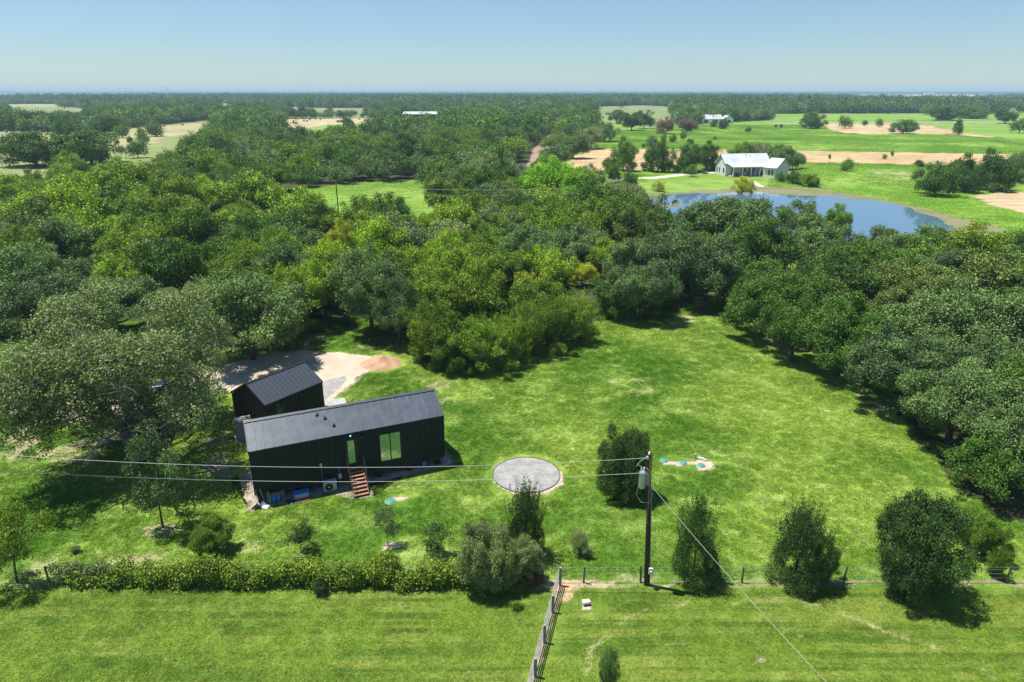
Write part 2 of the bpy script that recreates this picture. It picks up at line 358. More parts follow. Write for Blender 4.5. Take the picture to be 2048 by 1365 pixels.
def worn(X, Y):
    """0..1: thin or dry turf under trees, wheel tracks and mower arcs"""
    r = np.zeros_like(X); n = fnoise(X, Y, 1.6, 12); wx = X + (fnoise(X, Y, 3, 1) - .5) * 1.6; wy = Y + (fnoise(X, Y, 3, 5) - .5) * 1.6
    for (a, b, rx, ry, al) in ((120, 880, 9, 4, .8), (250, 900, 6, 3, .85), (40, 860, 8, 4, .8), (420, 800, 5, 3, .6), (1740, 800, 3, 3, .6), (1560, 690, 2.5, 4, .7), (1360, 640, 3, 3, .75), (600, 690, 4, 5, .8), (740, 690, 3, 2, .6), (230, 1130, 5, 1.6, .6), (1450, 905, 3, 1, .4), (1260, 770, 4, 3, .5), (1660, 640, 3, 2, .5), (450, 880, 3, 2, .6), (900, 800, 3, 2, .5), (880, 770, 2, 1.5, .6), (550, 1100, 5, 1.2, .5), (900, 1110, 5, 1, .4), (1130, 870, 4, 1.5, .4), (1500, 1000, 6, 1.2, .4), (1250, 1150, 3, .8, .5), (60, 1130, 4, 1.5, .5)):
        c = W(a, b); q = ((wx - c[0]) / rx) ** 2 + ((wy - c[1]) / ry) ** 2; r = np.maximum(r, al * np.clip(1.35 - q, 0, 1) * np.clip((n - .30) * 3.5, 0, 1))
    for pts, wd, al in ((((1465, 1210), (1560, 1202), (1650, 1216), (1760, 1248), (1830, 1280)), .22, .75), (((1780, 1262), (1850, 1288), (1920, 1320), (1990, 1365)), .22, .8), (((1165, 1390), (1180, 1300), (1250, 1240), (1330, 1215), (1400, 1200)), .2, .55), (((1500, 1390), (1560, 1330), (1660, 1300), (1740, 1310)), .15, .4), (((1280, 1390), (1330, 1300), (1430, 1255), (1560, 1262), (1680, 1310)), .13, .4),
                        (((660, 700), (760, 712), (900, 790), (1050, 800), (1200, 790), (1330, 830)), .3, .3), (((690, 692), (800, 700), (920, 775), (1060, 785)), .3, .3), (((900, 960), (960, 930), (1150, 880), (1300, 860)), .25, .3)):
        q = [W(a, b)[:2] for a, b in pts]
        for a, b in zip(q[:-1], q[1:]):
            t_ = np.clip(((wx - a[0]) * (b[0] - a[0]) + (wy - a[1]) * (b[1] - a[1])) / ((b - a) @ (b - a)), 0, 1)
            d = np.hypot(wx - a[0] - t_ * (b[0] - a[0]), wy - a[1] - t_ * (b[1] - a[1])); r = np.maximum(r, al * np.clip(1.6 - d / wd, 0, 1) * np.clip((n - .22) * 3, 0, 1))
    return r
def build_ground():
    def axis(r0, step, ratio, far):
        a = list(np.arange(0, r0, step)); s = step
        while a[-1] < far: s *= ratio; a.append(a[-1] + s)
        return np.array(a)
    xa = axis(48, .32, 1.022, 22000); X = np.concatenate([-xa[:0:-1], xa])
    ya = axis(70, .3, 1.0125, 24000) + 22; Y = np.concatenate([np.array([-300, -100, -40, -10, 5, 12, 16, 19]), ya])
    nx, ny = len(X), len(Y); GX, GY = np.meshgrid(X, Y); GX = GX.ravel(); GY = GY.ravel()
    n = GX + 1j * GY
    d = np.hypot(GX, GY); amp = np.clip(d / 60, .5, 8)
    wx = GX + (fnoise(GX, GY, 3, 1) - .5) * 2.2 * amp * .6; wy = GY + (fnoise(GX, GY, 3, 5) - .5) * 2.2 * amp * .6
    C = np.zeros((len(GX), 4), np.float32)
    def put(mask, colr, a=1.0, v=.0, s=6, seed=3):
        k = 1 + v * (fnoise(GX, GY, s, seed) - .5) * 2
        for i in range(3): C[mask, i] = (colr[i] * k)[mask]
        C[mask, 3] = np.maximum(C[mask, 3], a) if np.isscalar(a) else a[mask]
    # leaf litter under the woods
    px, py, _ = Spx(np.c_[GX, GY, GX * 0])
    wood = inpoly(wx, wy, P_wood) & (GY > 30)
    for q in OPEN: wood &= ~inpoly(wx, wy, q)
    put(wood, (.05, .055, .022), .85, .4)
    far = (GY > 620) & (np.abs(GX) < 30000)
    for q in OPEN: far &= ~inpoly(GX, GY, q)
    put(far, (.045, .065, .022), 1, .3, 200); fo = far & (((fnoise(GX, GY, 620, 70) < .43) & (GY > 850) & (GY < 2700)) | ((fnoise(GX, GY, 2200, 71) < .46) & (GY >= 2600))); put(fo, (.26, .27, .13), 1, .35, 160)
    for q in (P_far7, P_far8, P_far9): put(inpoly(GX, GY, q), (.45, .42, .30), 1, .2, 100)
    for q in (P_far4, P_far5, P_far1, P_far3): put(inpoly(GX, GY, q), (.19, .225, .085), .75, .25, 40)
    # cut hay strips, orange stubble
    row = .14 * np.sin(wy * 1.1 + wx * .02)
    for q, c in ((P_hayA, (.45, .325, .17)), (P_hayB, (.44, .335, .18)), (P_hayC, (.44, .335, .20)), (P_hayL, (.33, .30, .145)), (P_hayM, (.40, .33, .18))):
        m = inpoly(wx, wy, q)
        for i in range(3): C[m, i] = (c[i] * (1 + row + .5 * (fnoise(GX, GY, 14, 9) - .5)))[m]
        C[m, 3] = .95
    m = inpoly(GX, GY, P_openL) & ~inpoly(wx, wy, P_hayL); put(m, (.21, .235, .085), .62, .3, 25)
    # bare patches east of the pond
    for a, b, r in ((1830, 352, 14), (1770, 362, 9), (1780, 348, 8), (1700, 470, 3)):
        c = W(a, b); m = ((wx - c[0]) ** 2 / r ** 2 + (wy - c[1]) ** 2 / (r * .8) ** 2) < 1; put(m, (.33, .27, .18), .7)
    # soil along the fence line, at the rail-fence corner, around lids
    m = (np.abs(wy - (33.72 - .0 * wx)) < .22 + .25 * fnoise(GX, GY, 2.0, 8)) & (GX > -31) & (GX < 60)
    put(m & (GX > 1) & (GX < 9.5), (.40, .32, .20), .72, .3, 1); put(m & ((GX <= 1) | (GX >= 9.5)), (.24, .20, .12), .55, .3, 1)
    m = ((wx - 3.0) ** 2 / .5 + (wy - 33.1) ** 2 / .7) < 1; put(m, (.46, .31, .18), .62)
    m = (np.abs(wx - (2.95 - (33.6 - wy) * .25)) < .22) & (GY < 33) & (GY > 24); put(m, (.38, .31, .2), .62)
    for cx, cy, rx, ry in ((CIRC[0], CIRC[1], CR_ + .33, CR_ + .2), (*W(1404, 928)[:2], .85, 1.0), (*W(1350, 924)[:2], 1.5, .35), (*W(1172, 1210)[:2], .32, .32), (*W(775, 1092)[:2], .6, .6), (*W(800, 1001)[:2], .6, .35),
                           (*W(1515, 1318)[:2], .3, .25), (*W(1385, 818)[:2], .5, .4), (*W(326, 1060)[:2], 1.2, .8)):
        m = ((wx - cx) ** 2 / rx ** 2 + (wy - cy) ** 2 / ry ** 2) < 1; put(m, (.47, .38, .28), .85, .2, 1)
    wn = worn(GX, GY); put(wn > .08, (.31, .285, .14), np.clip(wn, 0, .9), .3, 1.5)
    m = inpoly(wx, wy, P_house); put(m, (.36, .29, .22), .9)
    Z = np.zeros_like(GX)
    Z += (fnoise(GX, GY, 9, 40) - .5) * .015 * np.clip((GY - 24) / 10, 0, 1) * (GY < 140)
    for q in (P_drive, P_algae): Z = np.where(inpoly(GX, GY, q), np.minimum(Z, -.02), Z)
    # low rises at the horizon
    far_h = np.clip((GY - 6000) / 9000, 0, 1); Z += far_h ** 1.5 * 14 * fnoise(GX, GY, 5200, 60)
    V = np.c_[GX, GY, np.where(Z > 0, Z * (GY > 6000), Z) ]
    idx = np.arange(nx * ny).reshape(ny, nx)
    Q = np.stack([idx[:-1, :-1], idx[:-1, 1:], idx[1:, 1:], idx[1:, :-1]], -1).reshape(-1, 4).astype(np.int32)
    me = bpy.data.meshes.new('ground'); me.vertices.add(len(V)); me.vertices.foreach_set('co', V.astype(np.float32).ravel())
    me.loops.add(Q.size); me.loops.foreach_set('vertex_index', Q.ravel()); me.polygons.add(len(Q)); me.polygons.foreach_set('loop_start', np.arange(0, Q.size, 4, dtype=np.int32))
    me.polygons.foreach_set('use_smooth', np.ones(len(Q), bool))
    me.update(calc_edges=True)
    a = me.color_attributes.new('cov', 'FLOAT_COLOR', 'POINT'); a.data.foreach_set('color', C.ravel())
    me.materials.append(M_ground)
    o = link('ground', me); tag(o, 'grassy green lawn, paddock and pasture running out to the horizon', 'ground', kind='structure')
build_ground()

def sheet(name, P, z, mat, label, cat, jag=.25, seed=1, sub=6):
    """flat sheet with an irregular edge"""
    pts = []
    for i in range(len(P)):
        a, b = P[i], P[(i + 1) % len(P)]; L = np.hypot(*(b - a)); k = max(2, min(60, int(L / (jag * 1.6))))
        nrm = np.array([-(b - a)[1], (b - a)[0]]) / (L + 1e-9)
        for j in range(k):
            p = a + (b - a) * j / k; p = p + nrm * (fnoise(np.array([p[0]]), np.array([p[1]]), jag * 5, seed)[0] - .5) * jag * 3; pts.append((p[0], p[1], z))
    import bmesh
    bm = bmesh.new(); vs = [bm.verts.new(p) for p in pts]; f = bm.faces.new(vs); bmesh.ops.triangulate(bm, faces=[f]); 
    if f.is_valid and f.normal.z < 0: bmesh.ops.reverse_faces(bm, faces=bm.faces)
    me = bpy.data.meshes.new(name); bm.to_mesh(me); bm.free()
    if len(me.polygons) and me.polygons[0].normal.z < 0: me.flip_normals()
    me.materials.append(mat); o = link(name, me); tag(o, label, cat, kind='structure'); return o
sheet('gravel_drive', P_drive, .004, M_drive, 'pale gravel drive and turning area behind the two black buildings', 'drive', .35)
sheet('gravel_track', P_drive2, .008, M_drive, 'pale gravel track running left under the big live oak', 'track', .35, 4)
sheet('gravel_patch', poly((612, 790), (655, 760), (690, 752), (694, 762), (672, 780), (652, 800), (640, 812)), .012, M_gravel, 'patch of dark grey stone on the pale gravel beside the small black building', 'gravel', .15)
sheet('pond_margin', P_algae, .006, M_algae, 'tan algae and mud margin around the pond', 'pond margin', .9)
sheet('pond_water', P_pond, .030, M_water, 'blue pond water reflecting the white farmhouse', 'water', 1.7, 7)
for (a, b, r) in ((1700, 398, 2.2), (1335, 411, 2.6), (1560, 388, 2.5), (1420, 384.5, 4)):
    c = W(a, b)[:2]; sheet('pond_scum', np.array([c + [r * 1.6 * math.cos(q), r * math.sin(q)] for q in np.linspace(0, 6.28, 9)[:-1]]), .05, M_algae, 'raft of tan scum floating on the pond', 'pond scum', .5, 3)
def strip(pts, w): 
    pts = [np.array(p) for p in pts]; l = []; r = []
    for i, p in enumerate(pts):
        d = pts[min(i + 1, len(pts) - 1)] - pts[max(i - 1, 0)]; d /= np.hypot(*d); n = np.array([-d[1], d[0]]); l.append(p + n * w / 2); r.append(p - n * w / 2)
    return np.array(l + r[::-1])
sheet('dirt_road', strip(W_ROAD, 6.5), .010, M_road, 'reddish brown country road coming through the woods', 'road', .4)
sheet('side_road', strip([W(860, 341)[:2], W(930, 339)[:2], W(990, 338)[:2], W(1050, 337)[:2]], 4.5), .016, M_path, 'pale side road meeting the reddish road in the woods', 'road', .4)
sheet('farm_path', strip([W(1060, 341)[:2], W(1150, 351)[:2], W(1185, 355)[:2], W(1240, 358)[:2], W(1300, 357)[:2], W(1340, 353)[:2], W(1362, 350)[:2], W(1440, 344)[:2]], 4.2), .022, M_path, 'pale drive curving across grass towards the white farmhouse', 'path', .3)
sheet('pond_walkway', strip([W(1490, 357)[:2], W(1503, 363)[:2], W(1515, 370)[:2], W(1524, 374)[:2]], 2.0), .020, M_path, 'narrow pale walkway from farmhouse porch down to the pond', 'path', .1)
sheet('highway', strip([W(1540, 247)[:2], W(1700, 247)[:2], W(1900, 246)[:2], W(2140, 247)[:2]], 12), .05, M_asph, 'long straight grey road beyond the fields', 'road', .6)
sheet('rubble_bed', np.array([house_pt(-.55, -.55)[:2], house_pt(2.5, -.75)[:2], house_pt(5.2, -.6)[:2], house_pt(6.4, -2.1)[:2], house_pt(8.0, -2.4)[:2], house_pt(8.0, -.6)[:2], house_pt(14.8, -.25)[:2], house_pt(14.9, 1.5)[:2], house_pt(14.6, 4.9)[:2], house_pt(-.7, 5)[:2], house_pt(-1.6, 4.5)[:2], house_pt(-2.9, 5.5)[:2], house_pt(-3.6, 7)[:2], house_pt(-2.9, 9)[:2], house_pt(-1.2, 8)[:2], house_pt(-.9, 3)[:2]]), .013, M_bed, 'strip of pale rubble around the foot of the long black house', 'rubble', .12, 5)
# ---------------------------------------------------------------- buildings
def gable_walls(L, D, zb, ze, zr, pitch, t=.0, d2=0.02):
    """closed gabled box, vertical seams standing proud on all four sides"""
    m = MB()
    m.add([(0, 0, zb), (L, 0, zb), (L, D, zb), (0, D, zb), (0, 0, ze), (L, 0, ze), (L, D, ze), (0, D, ze), (0, D / 2, zr), (L, D / 2, zr)],
          [(0, 3, 2, 1), (0, 1, 5, 4), (2, 3, 7, 6), (0, 4, 8, 7, 3), (1, 2, 6, 9, 5), (4, 5, 9, 8), (8, 9, 6, 7)])
    if pitch:
        k = int(L / pitch)
        for i in range(1, k):
            x = i * L / k
            m.box(x - .02, x + .02, -d2 - .012, .002, zb + .01, ze - .02); m.box(x - .02, x + .02, D - .002, D + d2 + .012, zb + .01, ze - .02)
        k = int(D / pitch)
        for i in range(1, k):
            y = i * D / k; zt = ze + (zr - ze) * (1 - abs(y - D / 2) / (D / 2)) - .03
            m.box(-d2 - .012, .002, y - .02, y + .02, zb + .01, zt); m.box(L - .002, L + d2 + .012, y - .02, y + .02, zb + .01, zt)
    return m
def gable_roof(L, D, ze, zr, ov, pitch, th=.09, seam=.035, sw=.022):
    m = MB(); sl = (zr - ze) / (D / 2); e = ze - ov * sl
    up = .02 + th
    m.slab([(-ov, -ov, e + up), (L + ov, -ov, e + up), (L + ov, D / 2, zr + up), (-ov, D / 2, zr + up)], th)
    m.slab([(-ov, D / 2, zr + up), (L + ov, D / 2, zr + up), (L + ov, D + ov, e + up), (-ov, D + ov, e + up)], th)
    k = int(L / pitch)
    for i in range(0, k + 1):
        x = i * L / k
        for s in (0, 1):
            y0, y1 = (-ov + .01, D / 2 - .02) if s == 0 else (D + ov - .01, D / 2 + .02)
            z0, z1 = e + up, zr + up
            a = [(x - sw, y0, z0 - .01), (x + sw, y0, z0 - .01), (x + sw, y1, z1 - .01), (x - sw, y1, z1 - .01)]
            m.add(a + [(p[0], p[1], p[2] + seam + .01) for p in a], [(0, 3, 2, 1), (4, 5, 6, 7), (0, 1, 5, 4), (1, 2, 6, 5), (2, 3, 7, 6), (3, 0, 4, 7)])
    return m
def window(parent, x0, x1, z0, z1, y=-.0, panes=1, fm=None, gm=None, name='window', fw=.06, gap=True):
    """window on a wall facing local -y"""
    f = MB(); f.box(x0 - fw, x0, y - .07, y + .0, z0 - fw, z1 + fw); f.box(x1, x1 + fw, y - .07, y, z0 - fw, z1 + fw)
    f.box(x0, x1, y - .07, y, z1, z1 + fw); f.box(x0, x1, y - .07, y, z0 - fw, z0)
    w = (x1 - x0) / panes
    for i in range(1, panes): f.box(x0 + i * w - fw / 2, x0 + i * w + fw / 2, y - .068, y, z0, z1)
    fr = f.build(name, fm or M_black, parent)
    for i in range(panes):
        a = x0 + i * w + (fw / 2 if i else 0); b = x0 + (i + 1) * w - (fw / 2 if i < panes - 1 else 0)
        MB().box(a, b, y - .035, y - .025, z0, z1).build('pane', gm or M_glass, fr)
    return fr
# long black house on piers
HL, HD = 14.26, 4.6; ZE, ZR = 4.22, 5.50
house = empty('house', (HA[0], HA[1], 0), HTH, 'long black metal house on piers with wooden front steps and a two-pane window', 'house')
gable_walls(HL, HD, .75, ZE, ZR, .48).build('wall', M_siding, house)
rf = gable_roof(HL, HD, ZE, ZR, .04, .56).build('roof', M_roof, house)
m = MB(); zr = ZR + .11
m.slab([(-.06, HD / 2 - .2, zr - .06 + .02), (HL + .06, HD / 2 - .2, zr - .06 + .02), (HL + .06, HD / 2, zr + .06), (-.06, HD / 2, zr + .06)], .03)
m.slab([(-.06, HD / 2, zr + .06), (HL + .06, HD / 2, zr + .06), (HL + .06, HD / 2 + .2, zr - .04), (-.06, HD / 2 + .2, zr - .04)], .03)
m.build('ridge_cap', M_roof2, rf)
def trim(L, D, ze, zr, mat, par, ov=.04):
    m = MB(); up = .11
    for x in (-ov - .015, L + ov - .02):
        for s in (0, 1):
            y0 = -ov if s == 0 else D + ov; z0 = ze - ov * (zr - ze) / (D / 2)
            a = [(x, y0, z0 - .08), (x + .035, y0, z0 - .08), (x + .035, D / 2, zr - .08), (x, D / 2, zr - .08)]
            b = [(p[0], p[1], p[2] + .08 + up + .012) for p in a]
            m.add(a + b, [(0, 3, 2, 1), (4, 5, 6, 7), (0, 1, 5, 4), (1, 2, 6, 5), (2, 3, 7, 6), (3, 0, 4, 7)])
        m.build('roof_trim', mat, par); m = MB()
trim(HL, HD, ZE, ZR, M_flash, rf)
def on_roof(u, frac): return u, HD / 2 * frac, ZE + (ZR - ZE) * frac + .11
for u, fr in ((5.05, .78), (5.55, .62), (6.05, .32)):
    x, y, z = on_roof(u, fr); MB().box(x - .14, x + .12, y - .12, y + .12, z - .02, z + .012).box(x - .06, x + .06, y - .07, y + .07, z + .01, z + .16).build('roof_vent', M_black, rf)
# corner trim
for x, y in ((-.035, -.035), (HL - .02, -.035), (-.035, HD - .02), (HL - .02, HD - .02)): MB().box(x, x + .055, y, y + .055, .74, ZE - .03).build('corner_trim', M_flash, house)
m = MB().box(.1, HL - .1, .1, HD - .1, .52, .748); m.build('floor_frame', M_dark, house)
for u in (.35, 3.0, 5.6, 9.0, 11.4, HL - .55):
    for v in (.3, HD - .4):
        MB().box(u - .2, u + .2, v - .2, v + .2, -.05, .52).build('pier', M_black, house)
window(house, 9.20, 10.74, 1.42, 3.66, panes=2, fw=.07)
d = MB().box(6.62, 7.5, -.05, 0, 1.6, 3.82).build('door', M_black, house)
MB().box(6.78, 7.26, -.068, -.052, 1.80, 3.70).build('pane', M_glass, d)
MB().box(6.66, 6.72, -.12, -.05, 2.42, 2.47).build('handle', M_steel, d); MB().box(6.655, 6.70, -.09, -.05, 2.6, 2.65).build('lock', M_steel, d)
MB().lathe([(.02, 0), (.07, .03), (.075, .14), (.02, .17)], (7.05, -.1, 3.97), 10).build('wall_lamp', M_steel, house)
MB().box(7.72, 7.98, -.08, 0, 3.66, 3.92).build('wall_vent', M_black, house)
MB().box(4.65, 4.82, -.08, 0, 2.05, 2.28).build('outlet_box', M_ac, house)
MB().box(8.1, 8.17, -.06, 0, 1.16, 1.23).build('hose_tap', M_steel, house)
MB().tube([(4.74, -.05, 2.05), (4.74, -.06, .9), (5.0, -.35, .72)], .016, 6).build('conduit', M_grey, house)
MB().tube([(6.02, -.06, 1.7), (6.0, -.07, .02)], .03, 6).build('riser_pipe', M_grey, house)
MB().box(5.9, 6.15, -.18, -.03, .8, 1.12).build('electric_box', M_ac, house)
MB().tube([(12.7, .25, -.05), (12.7, .25, .8)], .045, 8).tube([(12.55, .3, -.05), (12.55, .3, .8)], .03, 8).build('drain_pipe', M_white, house)
MB().tube([(.08, -.07, 1.2), (.10, -.08, .02)], .02, 6).build('downpipe', M_steel, house)
# wooden steps
st = empty('steps', tuple(house_pt(6.62, 0)), HTH, 'reddish wooden front steps with black handrails leading up to the house door', 'steps')
SW, NR, top = 1.12, 8, 1.5; rise = top / NR; run = .235; land = .42
MB().box(0, SW, -land, -.06, top - .05, top).build('landing', M_wood, st)
for i in range(1, NR):
    z = top - i * rise; y = -land - (i - 1) * run
    MB().box(.03, SW - .03, y - run - .01, y - .02, z - .045, z).build('tread', M_wood, st)
for x in (0, SW - .05):
    m = MB(); ys, ye = -land, -land - (NR - 1) * run
    m.add([(x, -.06, top - .3), (x, ys, top - .3), (x, ye, 0), (x, ye, rise - .05), (x, ys, top - .06), (x, -.06, top - .06)] + [(x + .05, -.06, top - .3), (x + .05, ys, top - .3), (x + .05, ye, 0), (x + .05, ye, rise - .05), (x + .05, ys, top - .06), (x + .05, -.06, top - .06)],
          [(0, 1, 2, 3, 4, 5), (11, 10, 9, 8, 7, 6)] + [(i, (i + 1) % 6 + 0, (i + 1) % 6 + 6, i + 6) for i in range(6)])
    m.build('stringer', M_wood, st)
for x in (-.03, SW + .03):
    m = MB(); ye = -land - (NR - 1) * run
    m.tube([(x, -.1, top + .62), (x, -.2, top + .86), (x, -land - .05, top + .85), (x, ye, .95 + rise * .4), (x, ye - .12, .78)], .024, 8)
    for k in range(5):
        f = k / 4; y = -land + .1 + (ye + land - .1) * f; m.tube([(x, y, (top - .2) * (1 - f) + .02), (x, y, (top + .84) * (1 - f) + (.95 + rise * .4) * f)], .016, 6)
    m.tube([(x, -land, top + .4), (x, ye, .5 + rise * .4)], .014, 6)
    m.build('handrail', M_black, st)
# small black building
SL, SDp = 6.2, 4.8; SE, SR = 2.76, 4.16; SA = W(529.7, 812.2, SE + .02); STH = R(54.83)
def shed_pt(u, v, z=0): return np.array([SA[0] + u * math.cos(STH) - v * math.sin(STH), SA[1] + u * math.sin(STH) + v * math.cos(STH), z])
shed = empty('small_building', (SA[0], SA[1], 0), STH, 'small black gabled outbuilding with blue-grey metal roof standing behind the long black house', 'building')
gable_walls(SL, SDp, 0.02, SE, SR, .42).build('wall', M_siding2, shed)
rf = gable_roof(SL, SDp, SE, SR, .04, .40, seam=.04, sw=.016).build('roof', M_roof2, shed); trim(SL, SDp, SE, SR, M_flash, rf)
m = MB(); zr = SR + .11
m.slab([(-.06, SDp / 2 - .16, zr - .02), (SL + .06, SDp / 2 - .16, zr - .02), (SL + .06, SDp / 2, zr + .06), (-.06, SDp / 2, zr + .06)], .03)
m.slab([(-.06, SDp / 2, zr + .06), (SL + .06, SDp / 2, zr + .06), (SL + .06, SDp / 2 + .16, zr - .02), (-.06, SDp / 2 + .16, zr - .02)], .03)
m.build('ridge_cap', M_flash, rf)
d = MB().box(.95, 1.8, -.05, 0, .1, 2.15).build('door', M_black, shed); MB().box(1.08, 1.66, -.066, -.052, .8, 2.0).build('pane', M_glass_dark, d)
MB().lathe([(.02, 0), (.06, .03), (.07, .12), (.02, .15)], (1.2, -.1, 2.32), 10).build('wall_lamp', M_steel, shed)
# timber deck slab between the buildings
dk = shed_pt(SL + .1, -.2); m = MB()
for i in range(6): m.box(.0, 1.9, .0 + i * .3, .26 + i * .3, .06, .12)
m.box(.05, 1.85, .02, 1.74, .0, .058)
o = m.build('paving_slabs', M_conc); o.location = (dk[0], dk[1], 0); o.rotation_euler = (0, 0, HTH); tag(o, 'pale slab walkway at the corner between the two black buildings', 'paving')
# grey cabinet at the end of the house
c = W(474.8, 885.5); cab = empty('equipment_cabinet', (c[0], c[1], 0), HTH, 'tall grey metal cabinet standing at the left end of the long black house', 'cabinet')
MB().box(.0, 1.25, .0, 1.15, .08, 1.72).build('body', M_grey, cab, bevel=.02)
MB().box(-.05, 1.3, -.05, 1.2, 1.723, 1.80).build('lid', M_wood_grey, cab)
MB().box(-.15, 1.45, -.15, 1.35, .0, .078).build('base_slab', M_conc, cab)
MB().box(.1, 1.15, -.02, -.001, .2, 1.6).build('front_panel', M_grey, cab)
MB().tube([(.25, -.03, .75), (.4, -.09, .82), (.55, -.03, .75)], .02, 6).build('handle', M_steel, cab)
# things along the foot of the front wall
def HT(name, u, v, label, cat, group=None, z=0): p = house_pt(u, v, z); return empty(name, tuple(p), HTH, label, cat, group)
ac = HT('air_conditioner', 4.72, -.52, 'boxy beige air conditioner with round dark fan on the ground by the house wall', 'air conditioner')
MB().box(0, .95, 0, .36, .08, .86).build('body', M_ac, ac, bevel=.015)
MB().box(-.02, .97, -.02, .38, .862, .90).build('top_panel', M_bluebag, ac)
m = MB()
for r in (.08, .15, .22, .29):
    m.tube([(.38 + r * math.cos(a), -.02, .47 + r * math.sin(a)) for a in np.linspace(0, 2 * math.pi, 25)], .008, 5, False)
m.build('fan_grille', M_black, ac)
f = MB(); f.tube([(.38, -.004, .47), (.38, -.012, .47)], .30, 24); f.build('fan_opening', M_dark, ac)
MB().tube([(.38, -.01, .47), (.38, -.035, .47)], .06, 12).build('fan_hub', M_white, ac)
for x in (.1, .75): MB().box(x, x + .1, -.02, .38, 0, .078).build('foot', M_black, ac)
MB().box(.72, .9, -.006, 0, .72, .75).build('badge', M_black, ac)
tt = HT('storage_tote', 2.55, -.65, 'milky plastic storage tote with a bright blue lid in front of the house wall', 'storage box')
m = MB(); m.add([(.1, .06, 0), (1.0, .06, 0), (1.0, .44, 0), (.1, .44, 0), (.02, 0, .44), (1.08, 0, .44), (1.08, .5, .44), (.02, .5, .44)], [(0, 3, 2, 1), (4, 5, 6, 7), (0, 1, 5, 4), (1, 2, 6, 5), (2, 3, 7, 6), (3, 0, 4, 7)])
m.build('tub', M_clear, tt); MB().box(-.03, 1.13, -.04, .54, .442, .52).build('lid', M_blue, tt, bevel=.02)
rk = HT('tank_rack', .95, -.55, 'open grey metal rack holding two small blue tanks at the left front of the house', 'rack')
m = MB()
for x in (0, .95):
    for y in (0, .42): m.box(x, x + .05, y, y + .05, 0, .85 if x else .72)
m.box(0, 1.0, 0, .47, .70, .735); m.box(0, 1.0, 0, .47, .04, .08); m.box(.82, .86, 0, .04, .08, .95)
m.build('frame', M_wood_grey, rk)
for i, x in enumerate((.27, .60)):
    p = house_pt(.95 + x, -.55 + .22, .08); o = MB().lathe([(.05, 0), (.15, .03), (.155, .42), (.12, .52), (.05, .56), (.04, .6)], (0, 0, 0), 14).build('gas_tank', M_blue, smooth=True)
    o.location = p; tag(o, ('left' if i == 0 else 'right') + ' one of two blue tanks standing side by side inside the grey rack', 'tank', 'blue tanks in the rack')
for i, (u, h, q) in enumerate(((.62, 1.35, -.25), (.80, .95, 0), (.90, .95, 0))):
    o = MB().tube([(0, 0, 0), (q, .12, h)], .022, 6).build('metal_stake', M_steel); o.location = house_pt(u, -.35); o.rotation_euler = (0, 0, HTH)
    tag(o, ['long thin metal pole leaning on the house wall beside the tank rack', 'short pale upright stake left of the tank rack, the farther one', 'short pale upright stake touching the tank rack'][i], 'pole', 'poles by the tank rack')
rngb = np.random.default_rng(5)
def crumple(name, u, v, s, mat, label, cat, seed, flat=.5, group=None):
    rg = np.random.default_rng(seed); import bmesh
    bm = bmesh.new(); bmesh.ops.create_icosphere(bm, subdivisions=3, radius=1)
    for q in bm.verts:
        a = q.co; k = 1 + .22 * math.sin(5 * a.x + seed) + .2 * math.sin(7 * a.y + 2 * seed) + .13 * math.sin(11 * a.z + 9 * a.x) + rg.uniform(-.06, .06)
        q.co = Vector((a.x * s[0] * k, a.y * s[1] * k, max(a.z, -.35) * s[2] * k + .3 * s[2]))
    me = bpy.data.meshes.new(name); bm.to_mesh(me); bm.free(); me.materials.append(mat)
    o = link(name, me); o.location = house_pt(u, v); tag(o, label, cat, group); return o
crumple('rubbish_bag', .0, -.55, (.34, .24, .2), M_black, 'crumpled black plastic bag at the front left corner of the house', 'bag', 2)
crumple('rubbish_bag', .62, -.72, (.26, .2, .13), M_white, 'white crumpled plastic bag on the rubble left of the tank rack', 'bag', 5)
crumple('plastic_jug', .48, -.4, (.2, .17, .24), M_bluebag, 'pale blue crumpled container between black bag and tank rack', 'container', 8)
crumple('hose_coil', 2.3, -.68, (.4, .22, .12), M_dark, 'dark tangled hose lying in a heap beside the storage tote', 'hose', 3)
for i in range(5):
    u = 1.95 + rngb.uniform(0, .9); v = -.85 + rngb.uniform(-.1, .12); crumple('litter_scrap', u, v, (.07, .05, .05), [M_white, M_teal, M_clear][i % 3], 'small pale scrap of litter on the rubble in front of the dark hose heap', 'litter', 20 + i, group='scraps by the hose heap')
for i in range(3):
    o = MB().box(0, 1.15, -.06, .06, 0, .04).build('wood_plank', M_wood); p = house_pt(2.5 + i * .22, -.98 + i * .13); o.location = (p[0], p[1], .02 + .042 * (i == 2)); o.rotation_euler = (0, 0, HTH + .06 * i)
    tag(o, ['nearest reddish plank on the rubble below the blue-lidded tote', 'middle reddish plank on the rubble below the blue-lidded tote', 'farthest reddish plank against the blue-lidded tote'][i], 'plank', 'planks by the tote')
# gravel circle with steel edging
o = MB().lathe([(CR_ + .03, -.03), (CR_ + .03, .03), (CR_, .034), (.02, .04)], (CIRC[0], CIRC[1], 0), 72).build('gravel_circle', M_gravel); tag(o, 'round pad of grey gravel on the lawn', 'gravel pad')
MB().lathe([(CR_ + .04, -.04), (CR_ + .04, .07), (CR_ + .06, .07), (CR_ + .06, -.04)], (CIRC[0], CIRC[1], 0), 72).build('steel_edging', M_black, o)
